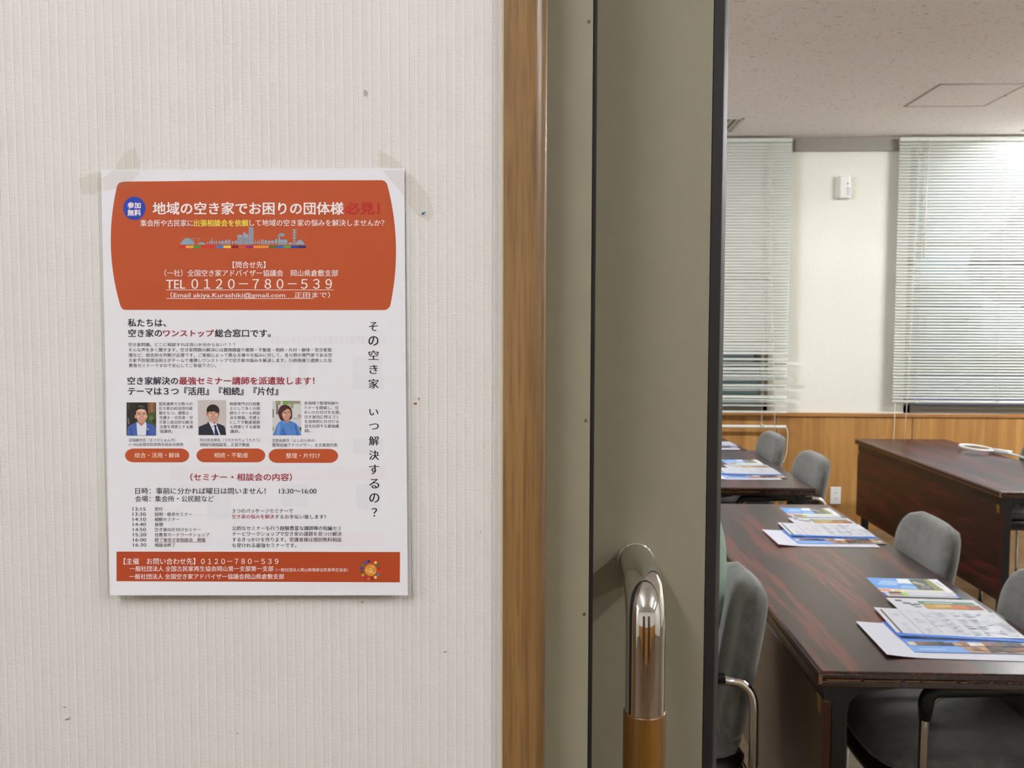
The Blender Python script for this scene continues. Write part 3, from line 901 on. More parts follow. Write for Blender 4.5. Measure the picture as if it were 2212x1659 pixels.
# vertical slogan
p = Print(1)
for k, ch in enumerate('その空き家　いつ解決するの？'):
    if ch == '　':
        continue
    x, y = ZB(1908 + .55 * k, 115 + 100.4 * k)
    r = {'い': (9.6, 6.8), 'つ': (10.4, 6.6), '？': (5.6, 9.2), 'き': (9, 9.6), 'そ': (9.2, 9.6)}.get(ch, (10.6, 10.2))
    p.text(ch, x - r[0], y - r[1], x + r[0], y + r[1], (26, 24, 32), .024, 0, 0.0, True)
p.build('slogan_lettering', poster)
# seminar details
p = Print(1)
T(p, ZC, '（セミナー・相談会の内容）', 622, 1335, 138, 191, RED, .016)
p.build('section_lettering', poster)
p = Print(1)
T(p, ZC, '日時：事前に分かれば曜日は問いません！　13:30〜16:00', 235, 1508, 239, 284, BLK, .014)
T(p, ZC, '会場：集会所・公民館など', 235, 787, 295, 338, BLK, .014)
p.build('date_lettering', poster)
p = Print(1)
for k, (a, b, xe) in enumerate((('13:15', '受付', 427), ('13:30', '説明・総合セミナー', 633), ('14:10', '相続セミナー', 545), ('14:40', '休憩', 430), ('14:50', '空き家の片付けセミナー', 695), ('15:20', '住教育カードワークショップ', 755), ('16:00', '終了後空き家相談会　開催', 728), ('16:30', '相談会終了', 516))):
    y = 376 + 36 * k
    T(p, ZC, a, 216 + .6 * k, 308 + .6 * k, y + 1, y + 25, (62, 60, 68), .012)
    T(p, ZC, b, 371 + .3 * k, xe, y, y + 27, (62, 60, 68), .014)
    if k == 6:
        q, r = ZC(372, y + 28.5), ZC(728, y + 30.5); p.rect(q[0], q[1], r[0], r[1], (60, 58, 66), 1)
p.build('schedule_lettering', poster)
p = Print(1)
T(p, ZC, '３つのパッケージセミナーで', 917, 1343, 387, 417, BLK, .012)
T(p, ZC, '空き家の悩みを解決', 914, 1211, 427, 457, RED, .012)
T(p, ZC, 'するお手伝い致します！', 1216, 1572, 428, 458, BLK, .012)
for k, (t, xe) in enumerate((('公的なセミナーも行う経験豊富な講師陣の短編セミ', 1682), ('ナーとワークショップで空き家の課題を見つけ解決', 1685), ('するきっかけを作ります。受講者様は個別無料相談', 1685), ('も受けれる最強セミナーです。', 1366))):
    T(p, ZC, t, 916, xe, 508 + 40.2 * k, 539 + 40.2 * k, BLK, .012)
p.build('offer_lettering', poster)
# footer band
p = Print(1)
p.poly([ZC(103, 688), ZC(2095, 691), ZC(2094, 904), ZC(103, 896)], ORANGE2)
T(p, ZC, '【主催　お問い合わせ先】０１２０－７８０－５３９', 154, 1240, 733, 779, WHT, .010)
T(p, ZC, '一般社団法人 全国古民家再生協会岡山第一支部第一支部', 196, 1205, 789, 827, WHT, .010)
T(p, ZC, '（一般社団法人岡山県南部古民家再生協会）', 1222, 1730, 803, 829, WHT, .0)
T(p, ZC, '一般社団法人 全国空き家アドバイザー協議会岡山県倉敷支部', 193, 1280, 844, 882, WHT, .010)
p.build('footer_band', poster)
# round emblem of coloured dots (20.74x enlargement from 760, 1190)
def ZL(x, y): return 760 + x / 20.74, 1190 + y / 20.74
p = Print(2.4)
cx, cy = ZL(845, 860); p.disc(cx, cy, 265 / 20.74, (206, 140, 54), n=40)
for x, y, c in ((760, 470, (44, 40, 92)), (905, 460, (196, 36, 32)), (1060, 525, (228, 196, 96)), (1170, 640, (44, 116, 50)), (1230, 785, (190, 34, 36)), (1225, 930, (204, 60, 38)), (1170, 1070, (58, 130, 176)), (1060, 1185, (236, 206, 96)), (905, 1235, (130, 26, 44)), (750, 1250, (206, 92, 52)),
                (610, 1180, (160, 36, 76)), (495, 1080, (190, 150, 60)), (440, 940, (52, 92, 44)), (440, 780, (40, 62, 160)), (495, 640, (76, 130, 58)), (615, 530, (56, 72, 168))):
    q = ZL(x, y); p.disc(q[0], q[1], 66 / 20.74, c, n=18)
LC = (250, 206, 142)
def lp(pts): p.poly([ZL(*a) for a in pts], LC, 1)
lp([(750, 830), (825, 765), (915, 830), (900, 850), (825, 795), (765, 850)])
lp(R(755, 860, 780, 970)); lp(R(885, 840, 910, 970)); lp(R(755, 955, 1070, 978)); lp(R(800, 875, 865, 888)); lp(R(800, 925, 865, 938)); lp(R(800, 880, 812, 935)); lp(R(853, 880, 865, 935))
lp(R(655, 880, 672, 975)); lp([(630, 830), (700, 830), (690, 885), (640, 885)]); lp([(905, 690), (990, 690), (985, 705), (910, 705)]); lp(R(915, 690, 928, 740)); lp(R(965, 690, 978, 740)); lp(R(940, 700, 952, 735))
p.build('dotted_emblem', poster)

# adhesive tape over the corners
def tape(pts, label, z0=.0):
    """A strip of film lying on the wall and running over the sheet; pts are its outline on the photo."""
    def dep(x, y):
        inside = x > 219 + (y - 367) * .02 and x < 873 and y > 366
        return on_plane(x, y, (PY - lift(x, y) - .0006) if inside else WY - .0013)
    bm = bmesh.new()
    bm.faces.new([bm.verts.new((x, y, 0)) for x, y in pts])
    for ax in (0, 1):
        lo, hi = min(q[ax] for q in pts), max(q[ax] for q in pts)
        k = lo + 6
        while k < hi:
            co = [0, 0, 0]; no = [0, 0, 0]; co[ax] = k; no[ax] = 1
            bmesh.ops.bisect_plane(bm, geom=bm.verts[:] + bm.edges[:] + bm.faces[:], plane_co=co, plane_no=no); k += 6
    bm.verts.index_update()
    vs = [dep(v.co.x, v.co.y) for v in bm.verts]; fs = [[v.index for v in f.verts] for f in bm.faces]; bm.free()
    o = link('adhesive_tape', vs, fs, M_TAPE, None, True)
    tag(o, label, 'tape', 'clear tape pieces around the poster')
tape([(268, 331), (291, 317), (303, 352), (300, 376), (272, 404), (226, 412), (221, 385), (247, 366)], 'clear tape strip across the poster\'s upper left corner')
tape([(169, 386), (208, 371), (219, 372), (222, 410), (203, 420), (176, 419)], 'yellowed clear tape on wallpaper left of the poster\'s top edge')
tape([(818, 322), (848, 340), (866, 352), (872, 366), (873, 424), (828, 370), (816, 362)], 'clear tape strip across the poster\'s upper right corner')
tape([(875, 372), (892, 379), (908, 400), (925, 420), (938, 460), (926, 478), (904, 466), (880, 440)], 'yellowed clear tape on wallpaper right of the poster, with a teal ink speck')
vs = [on_plane(x, y, WY - .0016) for x, y in ((910, 460), (916, 458), (921, 457), (917, 461), (915, 464), (911, 464))]
link('ink_speck', vs, [tuple(range(6))], flat((58, 108, 122), .7), bpy.data.objects['adhesive_tape.003'])

# ================================================================== LAMPS
def room_light(h, label):
    x0, x1, y0, y1 = h
    t = thing('ceiling_light', label, 'ceiling light', ((x0 + x1) / 2, (y0 + y1) / 2, RZ), 0)
    L, W = (x1 - x0) / 2, (y1 - y0) / 2
    m = MB(); d = .125
    m.box(-L, -L + .004, -W, W, .0, d); m.box(L - .004, L, -W, W, .0, d)
    m.box(-L, L, -W, -W + .004, .0, d); m.box(-L, L, W - .004, W, .0, d); m.box(-L, L, -W, W, d, d + .004)
    m.build('housing', M_WHITE, t)
    m = MB()
    for a, b, c, e in ((-L - .012, L + .012, -W - .012, -W), (-L - .012, L + .012, W, W + .012), (-L - .012, -L, -W, W), (L, L + .012, -W, W)):
        m.box(a, b, c, e, -.004, -.0002)
    m.build('rim', M_ALU if y0 > 6 else M_WHITE, t)
    for yy, zz in ((.0, .036),):
        m = MB(); m.tube([(-L + .02, yy, zz), (L - .02, yy, zz)], .0145, 8)
        m.build('tube', M_TUBE_R, t, True)
    return t
room_light(ROOM_LIGHTS[0], 'recessed ceiling light by the right window')
for (x0, x1, y), l in zip(ROOM_BATTENS, ('surface mounted batten light mid room on the right', 'surface mounted batten light mid room on the left')):
    t = thing('batten_light', l, 'ceiling light', ((x0 + x1) / 2, y, RZ), 0, 'surface mounted lights of the meeting room')
    L = (x1 - x0) / 2
    m = MB(); m.prism([(-.07, -.0005), (.07, -.0005), (.045, -.045), (-.045, -.045)], 'x', -L, L); m.build('body', M_WHITE, t)
    for yy in (-.045, .045):
        m = MB(); m.tube([(-L + .02, yy, -.062), (L - .02, yy, -.062)], .0145, 8); m.build('tube', M_TUBE_R, t, True)
def corridor_light(h, label):
    x0, x1, y0, y1 = h
    t = thing('batten_light', label, 'ceiling light', ((x0 + x1) / 2, (y0 + y1) / 2, CZ), 0, 'fluorescent battens in the corridor')
    L = (y1 - y0) / 2
    m = MB(); m.prism([(-.05, -.0005), (.05, -.0005), (.028, -.05), (-.028, -.05)], 'y', -L, L); m.build('body', M_WHITE, t)
    m = MB(); m.tube([(0, -L + .02, -.07), (0, L - .02, -.07)], .016, 10); m.build('tube', M_TUBE_C, t, True)
for h, l in zip(CORR_LIGHTS, ('corridor batten light left of the viewer', 'corridor batten light right of the viewer', 'corridor batten light furthest to the left', 'corridor batten light furthest to the right')):
    corridor_light(h, l)

# ================================================================== CEILING AND WALL FITTINGS
# access hatch: thin frame let into the ceiling
t = thing('ceiling_hatch', 'square access hatch with thin grey frame in the flecked ceiling', 'hatch', (2.32, 5.334, RZ), 0)
m = MB(); a, b = .235, .252
for q in ((-a, a, -b, -b + .011), (-a, a, b - .011, b), (-a, -a + .011, -b, b), (a - .011, a, -b, b)):
    m.box(q[0], q[1], q[2], q[3], -.0035, -.0002)
m.build('frame', flat((136, 126, 118), .5, .2), t)
m = MB(); m.box(-a + .014, a - .014, -b + .014, b - .014, -.003, -.0002); m.build('panel', M_CEIL, t)
m = MB(); m.tube([(a - .004, 0, -.006), (a - .004, 0, -.001)], .008, 10); m.build('latch', flat((110, 100, 92), .5), t)
# vent grille
t = thing('ceiling_vent', 'grey slatted ceiling vent near the far wall', 'vent', (1.10, 6.06, RZ), 0)
m = MB()
for q in ((-.115, .115, -.2, -.185), (-.115, .115, .185, .2), (-.115, -.1, -.2, .2), (.1, .115, -.2, .2)):
    m.box(q[0], q[1], q[2], q[3], -.006, -.0002)
m.build('frame', flat((196, 188, 180), .5), t)
m = MB(); m.box(-.1, .1, -.185, .185, -.0016, -.0002); m.build('backing', flat((92, 84, 76), .7), t)
for k in range(5):
    m = MB(); x = -.08 + .04 * k; m.box(x - .011, x + .011, -.185, .185, -.005, -.002); m.build('slat', flat((176, 168, 160), .5), t)
# motion sensor on the pillar
t = thing('motion_sensor', 'white motion sensor box high on the cream pillar', 'sensor', (2.026, RY1, 2.385), 0)
m = MB(); m.prism([(-.052, -.0006), (.052, -.0006), (.052, -.02), (.03, -.052), (-.03, -.052), (-.052, -.02)], 'z', -.076, .076)
m.build('housing', M_WHITE, t, bevel=.006)
m = MB(); m.prism([(.012, -.0525), (.03, -.0525), (.0505, -.023), (.046, -.023)], 'z', -.06, .0); m.build('lens', flat((196, 196, 204), .35), t)
m = MB(); m.tube([(.02, -.0526, .022), (.02, -.0545, .022)], .006, 10); m.build('indicator', flat((120, 118, 122), .4), t)
# socket plate
t = thing('wall_outlet', 'white wall outlet plate low on the honey wood wainscot', 'outlet', (2.027, RY1 - .012, .238), 0)
m = MB(); m.box(-.037, .037, -.008, -.0004, -.062, .062); m.build('cover_plate', M_WHITE, t, bevel=.004)
for z in (.022, -.022):
    m = MB()
    for x in (-.006, .006):
        m.box(x - .0012, x + .0012, -.0086, -.0078, z - .006, z + .006)
    m.build('slot', flat((70, 68, 66), .6), t)

# ================================================================== BLINDS
def slat_strip(m, xa, xb, y, z, tilt, w=.0252, lean=0.0):
    """A crowned metal slat: the room-side edge is raised by the tilt."""
    prof = []
    for s in (-1, -.5, 0, .5, 1):
        prof.append((s * w / 2, .0018 * (1 - s * s)))
    prof += [(s * w / 2, .0018 * (1 - s * s) - .0004) for s in (1, .5, 0, -.5, -1)]
    c, sn = math.cos(tilt), math.sin(tilt)
    pts = [(p * c + q * sn, -p * sn + q * c) for p, q in prof]
    n = len(pts)
    vs = [(xa, y + p, z + q - lean / 2) for p, q in pts] + [(xb, y + p, z + q + lean / 2) for p, q in pts]
    fs = [(i, (i + 1) % n, n + (i + 1) % n, n + i) for i in range(n)] + [tuple(range(n))[::-1], tuple(range(n, 2 * n))]
    m.add(vs, fs)
def blind(label, xa, xb, zb, tilt, messy, ladders, cords):
    Y = 6.42
    t = thing('venetian_blind', label, 'blind', ((xa + xb) / 2, Y, zb), 0, 'venetian blinds on the far windows')
    ox = (xa + xb) / 2
    def L(m): # shift to local coordinates
        for v in m.v:
            v.x -= ox; v.y -= Y; v.z -= zb
        return m
    m = MB(); m.box(xa, xb, Y - .016, Y + .016, RZ - .042, RZ - .016); L(m).build('headrail', M_SLAT, t, bevel=.002)
    m = MB()
    rnd = random.Random(5 if messy else 9)
    z = RZ - .055
    stop = 1.235 if messy else zb + .02
    k = 0
    while z > stop:
        f = (z - stop) / (RZ - .055 - stop)
        slat_strip(m, xa, xb, Y, z, -(tilt[1] + (tilt[0] - tilt[1]) * f + rnd.uniform(-.03, .03)), lean=rnd.uniform(-.001, .001))
        z -= .0205 + (rnd.choice((0, 0, 0, 0, .0, .004, -.002)) if z < 1.9 else 0); k += 1
    if messy:
        for dz, tl, ln, ex in ((.034, .55, .0, 0), (.055, .2, -.006, 0), (.075, .65, .004, 0), (.101, .85, .0, 0), (.122, .5, -.004, 0), (.147, .75, 0, 0), (.165, .4, .002, .012), (.178, .35, .004, .045), (.216, .6, 0, 0), (.235, .5, .003, 0), (.253, .2, .006, 0), (.293, .75, -.004, 0), (.312, .45, -.004, 0), (.327, .25, -.003, 0), (.354, .3, -.003, 0), (.40, .5, 0, 0)):
            if 1.235 - dz > zb + .02:
                slat_strip(m, xa, xb + ex, Y, 1.235 - dz, -tl, lean=ln * 2)
    L(m).build('slats', M_SLAT, t)
    m = MB(); m.tube([(xa, Y, zb + .003), (xb, Y, zb - .003 if messy else zb)], .0105, 10); 
    L(m).build('bottom_rail', M_WHITE, t, True)
    for x in ladders:
        m = MB()
        for yy in (-.0135, .0135):
            m.tube([(x, Y + yy, RZ - .045), (x - .006, Y + yy, zb + .008)], .0011, 5)
        m.box(x - .012, x - .006 + .018, Y - .0125, Y + .0125, zb - .004, zb + .012)
        L(m).build('ladder_cord', M_CORD, t)
    for pts, r in cords:
        m = MB(); m.tube(fillet([Vector(p) for p in pts], .08, 5), r, 6); L(m).build('pull_cord', M_CORD, t, True)
    return t
YC = 6.385
b1 = blind('left venetian blind with bent, gaping lower slats and sagging bottom rail', -.35, 1.655, .733, (math.radians(68), math.radians(58)), True, (.35, 1.492), [
    ([(1.492, YC, 2.69), (1.503, YC, 2.43)], .0018), ([(1.53, YC, 2.69), (1.507, YC, 2.43)], .0018), ([(1.505, YC, 2.44), (1.507, YC, 2.40)], .006),
    ([(1.507, YC, 2.41), (1.53, YC, 1.64), (1.558, YC, 1.0), (1.578, YC, .56)], .0024), ([(1.652, YC + .03, .735), (1.660, YC, .70), (1.656, YC, .55), (1.635, YC, .485), (1.595, YC, .47), (1.575, YC, .50)], .0028)])
b2 = blind('right venetian blind drawn evenly to just above the window sill', 2.378, 4.5, .908, (math.radians(52), math.radians(33)), False, (2.543, 3.086, 3.9), [
    ([(2.50, YC, 2.69), (2.488, YC, 2.0), (2.468, YC, 1.0), (2.452, YC, .56)], .0024), ([(2.395, YC + .03, .9), (2.385, YC, .72), (2.372, YC, .52)], .0022), ([(2.56, YC, 2.69), (2.548, YC, 1.9)], .0035)])

# ================================================================== OUTSIDE
m = MB(); m.box(-60, 60, 6.75, 90, -.4, -.15); struct(m.build('ground', flat((98, 108, 94), .9, 0, .2, 'evening lawn', .25)), 'lawn outside the windows')
m = MB(); m.box(7.5, 40, 15, 30, -.15, -.13); struct(m.build('path', flat((150, 140, 172), .8, 0, .3, 'mauve paving', .1)), 'mauve paved yard outside')
m = MB(); m.box(-12, 22, 6.9, 7.1, -.15, -.1); struct(m.build('kerb', flat((130, 126, 118), .9)))
t = thing('outdoor_building', 'pale blue-grey building across the lawn, beyond the windows', 'building', (20, 52, -.15), 0)
m = MB(); m.box(-6, 4, 0, 8, 0, 3.6); m.build('wall', flat((164, 186, 204), .8), t)
m = MB(); m.prism([(-6.5, 3.6), (4.5, 3.6), (4.1, 4.0), (-6.1, 4.0)], 'y', -.5, 8.5); m.build('roof', flat((104, 102, 104), .8), t)
for k in range(4):
    m = MB(); m.box(-5 + 2.3 * k, -3.6 + 2.3 * k, -.06, -.01, 1, 2.3); m.build('window', flat((92, 112, 130), .3), t)
def tree(x, y, h, r, label):
    t = thing('tree', label, 'tree', (x, y, -.15), 0, 'trees beyond the lawn')
    m = MB(); m.tube([(0, 0, 0), (.1, 0, h * .3), (0, .05, h * .55)], [.16, .13, .07], 8); m.build('trunk', flat((86, 74, 60), .9), t, True)
    bm = bmesh.new(); bmesh.ops.create_icosphere(bm, subdivisions=4, radius=1)
    for v in bm.verts:
        d = 1 + .34 * noise.noise(v.co * 1.7 + Vector((x, y, 0))) + .16 * noise.noise(v.co * 5 + Vector((y, x, 3)))
        v.co = Vector((v.co.x * r * d, v.co.y * r * d, h * .62 + v.co.z * h * .40 * d))
    me = bpy.data.meshes.new('crown'); bm.to_mesh(me); bm.free(); me.materials.append(flat((92, 108, 84), .9, 0, .2, 'leaf green', .3))
    o = bpy.data.objects.new('crown', me); COL.objects.link(o); o.parent = t
for a in ((9.0, 40, 6, 2.6, 'grey-green tree nearest the pillar, seen through the blind'), (15.0, 46, 7.5, 2.6, 'taller green tree standing left of the pale building'), (29, 46, 7, 4, 'broad tree standing right of the pale building'), (33, 60, 9, 5, 'broad tree far behind the lawn at the right'), (3.5, 47, 6, 2.8, 'round tree hidden mostly by the pillar')):
    tree(*a)

# ================================================================== TABLES
def long_table(name, label, x0, y0, width, length, rz=0.0, panel=True, panel_mat=None, group='dark folding tables'):
    """Origin at the near left corner; x runs across, y along the table."""
    t = thing(name, label, 'table', (x0, y0, 0), rz, group)
    H = .70
    m = MB()
    m.box(0, width, 0, length, H - .034, H)
    m.build('tabletop', M_MAHOG, t, bevel=.004, seg=3)
    # two-tier moulded edge band
    m = MB()
    for z0, z1, o in ((H - .0335, H - .019, .0032), (H - .015, H - .003, .004)):
        m.box(-o, width + o, -o, length + o, z0, z1)
    m.build('edge_band', M_EDGE, t, bevel=.003)
    # bare wood showing where the band is worn, and at the corners
    rnd = random.Random(int(y0 * 100) + int(x0 * 10))
    m = MB()
    for xa in (-.0043, width - .0017):
        for ya in (-.0043, length - .0017):
            m.box(xa, xa + .006, ya, ya + .006, H - .026, H - .006)
    x = .012
    while x < width - .03:
        l = rnd.uniform(.01, .10) if x < width * .42 else rnd.uniform(.004, .014)
        m.box(x, min(x + l, width - .01), -.0036, -.0025, H - .0182, H - .0160)
        x += l + (rnd.uniform(.003, .012) if x < width * .42 else rnd.uniform(.02, .06))
    m.build('worn_edge', M_WORN, t)['label'] = 'pale bare wood along the worn edge'
    ins = .052
    for yy in (.06, length - .06):
        for sx in (0, 1):
            m = MB(); cx = ins if sx == 0 else width - ins
            m.box(cx - .02, cx + .02, yy - .02, yy + .02, .03, H - .036)
            m.box(cx - .03, cx + .03, yy - .05, yy + .05, .0, .03)
            m.build('leg', M_BLACKMETAL, t, bevel=.006)
        m = MB()
        a = ins + .018; w = width - a
        prof = [(a, H - .036), (a, H - .11), (a + .006, H - .082), (a + .022, H - .066), (a + .06, H - .058), (a + .13, H - .048), (a + .16, H - .036)]
        m.prism(prof, 'y', yy - .016, yy + .016)
        m.prism([(width - p[0], p[1]) for p in prof], 'y', yy - .016, yy + .016)
        m.box(a + .15, w - .15, yy - .012, yy + .012, H - .040, H - .034)
        m.build('bracket', M_BLACKMETAL, t)
    m = MB(); m.box(.03, width - .03, .035, length - .035, H - .042, H - .0345); m.build('under_frame', M_BLACKMETAL, t)
    if panel:
        m = MB(); m.box(.010, .026, .015, length - .015, .205, H - .068)
        m.build('modesty_panel', panel_mat or M_MAHOG_V, t, bevel=.002)
        m = MB()
        m.box(.0128, .05, .016, length - .016, H - .08, H - .036)  # black strip added as the shade in the gap above the panel
        m.build('gap_shade_strip', M_BLACKMETAL, t)
        m = MB()
        m.box(.0095, .0265, .0135, .0155, .21, H - .075)
        m.build('panel_edge', flat((62, 28, 20), .4), t)
        for yy in (.024, length - .05):
            m = MB(); m.prism([(yy, H - .066), (yy + .03, H - .066), (yy + .022, H - .10), (yy + .004, H - .105)], 'x', .0085, .0102); m.build('hinge', M_BRASS, t)
    return t
long_table('folding_table', 'dark mahogany table closest to the sliding door, with two sets of handouts', .577, 1.913, .569, 1.842, 0, True, M_PLY)
long_table('folding_table', 'dark mahogany table behind the closest one, towards the left window', .634, 4.134, .57, 1.26, 0, True, M_PLY)
long_table('folding_table', 'dark table placed crosswise under the left window', 1.176, 5.432, .60, 1.75, math.radians(90 + 3.2), False)
long_table('folding_table', 'dark mahogany table at the right with white cable loop on top', 2.0, 4.095, .575, 1.92, 0, True, M_MAHOG_V)

# ================================================================== CHAIRS
def pillow_grid(nu, nv, fn):
    """Closed cushion from front and back sheets; fn(u, v, side) -> point."""
    vs, fs = [], []
    for side in (0, 1):
        for j in range(nv + 1):
            for i in range(nu + 1):
                vs.append(fn(-1 + 2 * i / nu, j / nv, side))
    N = (nu + 1) * (nv + 1)
    for side in (0, 1):
        for j in range(nv):
            for i in range(nu):
                a = side * N + j * (nu + 1) + i
                f = (a, a + 1, a + nu + 2, a + nu + 1)
                fs.append(f if side == 0 else f[::-1])
    rim = [i for i in range(nu)] + [j * (nu + 1) + nu for j in range(nv)] + [nv * (nu + 1) + i for i in range(nu, 0, -1)] + [j * (nu + 1) for j in range(nv, 0, -1)]
    for k in range(len(rim)):
        a, b = rim[k], rim[(k + 1) % len(rim)]
        fs.append((b, a, a + N, b + N))
    return vs, fs
def back_pt(u, v, side):
    H0, H1, W, r = .452, .812, .225, .105
    z = H0 + (H1 - H0) * v
    w = W * (.90 + .10 * min(1, v * 1.6))
    if v > 1 - r / (H1 - H0):
        q = (z - (H1 - r)) / r
        w -= r * (1 - math.sqrt(max(0, 1 - q * q)))
    if v < .14:
        q = 1 - v / .14
        w -= .05 * (1 - math.sqrt(max(0, 1 - q * q)))
    y = u * w
    e = max(0, 1 - abs(u) ** 6) ** .5 * max(0, 1 - abs(2 * v - 1) ** 12) ** .5
    th = .004 + .030 * e
    curve = .030 * (y / W) ** 2
    x = -.215 - (z - H0) * .17 + curve + (th if side == 0 else -th)
    return (x, y, z)
def seat_pt(grow, z0, th0):
    def f(u, v, side):
        L0, L1, W, r = -.235 - grow, .225 + grow, .225 + grow, .09
        x = L0 + (L1 - L0) * v
        w = W
        for q in ((x - (L1 - r)) / r, ((L0 + r) - x) / r):
            if q > 0:
                w -= r * (1 - math.sqrt(max(0, 1 - min(1, q) ** 2)))
        y = u * w
        e = max(0, 1 - abs(u) ** 8) ** .5 * max(0, 1 - abs(2 * v - 1) ** 12) ** .5
        th = .005 + th0 * e
        drop = -.022 * max(0, (x - .1) / .125) ** 2 + .012 * (u * u)
        return (x, y, z0 + drop + (th if side == 0 else -th))
    return f
def make_chair(label, group):
    t = thing('conference_chair', label, 'chair', (0, 0, 0), 0, group)
    vs, fs = pillow_grid(18, 20, back_pt); link('backrest', vs, fs, M_FABRIC, t, True)
    vs, fs = pillow_grid(18, 18, seat_pt(0, .442, .018)); link('seat', vs, fs, M_FABRIC, t, True)
    vs, fs = pillow_grid(16, 16, seat_pt(.006, .402, .034)); link('seat_shell', vs, fs, M_BLACK, t, True)
    for s in (-1, 1):
        y = s * .252
        m = MB()
        m.tube(fillet([(.168, y, .0), (.162, y, .632), (-.235, y, .640), (-.240, y, .0)], .065, 8), .0105, 12)
        m.build('leg_frame', M_CHROME, t, True)
        m = MB()
        pts = fillet([(.161, y, .570), (.159, y, .636), (-.17, y, .6425)], .06, 8)
        m.tube(pts, [.0125] + [.0165] * (len(pts) - 2) + [.0125], 12)
        m.build('armrest', M_BLACK, t, True)
        for x in (.168, -.240):
            m = MB(); m.tube([(x, y, .0), (x, y, .022)], .014, 10); m.build('foot_cap', M_BLACK, t, True)
    for x, z in ((.164, .375), (-.237, .385)):
        m = MB(); m.tube([(x, -.252, z), (x, .252, z)], .0095, 10); m.build('cross_bar', M_CHROME, t, True)
    for s in (-1, 1):
        m = MB()
        m.tube(fillet([(-.10, s * .1, .378), (-.225, s * .1, .385), (-.243, s * .1, .53)], .05, 6), .009, 8)
        m.build('back_bracket', M_BLACKMETAL, t, True)
    return t
G = 'grey conference chairs around the tables'
c0 = make_chair('empty grey chair at front right, tucked under the closest table, seat and arm below it', G)
CH = [((.985, 2.235), 180, None),
      ((.975, 2.965), 180, 'grey chair at the closest table\'s right side, backrest in front of the dark desk panel'),
      ((1.035, 4.47), 180, 'grey chair with backrest just left of the wall outlet'),
      ((1.045, 5.32), 180, 'small distant grey chair under the left blind\'s sagging rail'),
      ((.225, 2.262), 180, 'grey chair with chrome arm beside the sliding door, holding the seated person'),
      ((2.405, 4.98), 180, 'grey chair at the far right, behind the table with the cable loop')]
for k, ((x, y), a, l) in enumerate(CH):
    if k == 0:
        c0.location = (x, y, 0); c0.rotation_euler = (0, 0, math.radians(a))
    else:
        copy_thing(c0, (x, y, 0), math.radians(a + (-2, 1.5, 2, 0, -2)[k - 1]), l, G)

# ================================================================== PAPERS ON THE TABLES
TOP = .7005
class Sheet:
    """A sheet of paper lying on a table: w across, d deep, printed blocks as parts."""
    def __init__(s, name, label, cat, cx, cy, z, w, d, rz, base, group, curl=0.0, side=None):
        s.w, s.d, s.curl = w, d, curl
        s.o = None
        nx, ny = 10, 10
        vs = [s.pt(i / nx, j / ny) for j in range(ny + 1) for i in range(nx + 1)]
        n0 = len(vs)
        vs += [v - Vector((0, 0, .0007)) for v in vs]
        fs = [(j * (nx + 1) + i, j * (nx + 1) + i + 1, (j + 1) * (nx + 1) + i + 1, (j + 1) * (nx + 1) + i) for j in range(ny) for i in range(nx)]
        fs += [tuple(k + n0 for k in f)[::-1] for f in fs]
        rim = [i for i in range(nx)] + [j * (nx + 1) + nx for j in range(ny)] + [ny * (nx + 1) + i for i in range(nx, 0, -1)] + [j * (nx + 1) for j in range(ny, 0, -1)]
        fs += [(rim[(k + 1) % len(rim)], rim[k], rim[k] + n0, rim[(k + 1) % len(rim)] + n0) for k in range(len(rim))]
        s.o = link(name, vs, fs, base, None, True)
        s.o.location = (cx, cy, z); s.o.rotation_euler = (0, 0, rz)
        auto_smooth(s.o, 40)
        tag(s.o, label, cat, group)
    def pt(s, u, v, k=0):
        """u to the right, v away from the viewer"""
        lift = s.curl * max(0, 1 - u / .3) ** 2 * (1 - .5 * v)
        return Vector(((u - .5) * s.w, (v - .5) * s.d, lift + .0007 + .00022 * k))
    def part(s, name, blocks):
        """blocks: (u0, v0, u1, v1, colour) or (list of points, colour)"""
        vs, fs, mi, mats = [], [], [], []
        for k, b in enumerate(blocks):
            c = b[-1]; m = flat(c, .5, 0, .4, None, .04)
            if m not in mats:
                mats.append(m)
            n = len(vs)
            pts = b[0] if isinstance(b[0], list) else [(b[0], b[1]), (b[2], b[1]), (b[2], b[3]), (b[0], b[3])]
            vs += [s.pt(u, v, 1 + .25 * k) for u, v in pts]
            fs.append(tuple(range(n, n + len(pts)))); mi.append(mats.index(m))
        o = link(name, vs, fs, mats, s.o, False, mi)
        return o
M_GLOSSPAPER = flat((212, 214, 224), .32, 0, .5, 'coated white paper', .01)
M_ENVELOPE = flat((214, 216, 229), .55, 0, .4, 'white envelope paper', .01)
SKY1, SKY2, SKY3 = (112, 164, 232), (160, 196, 240), (232, 238, 246)
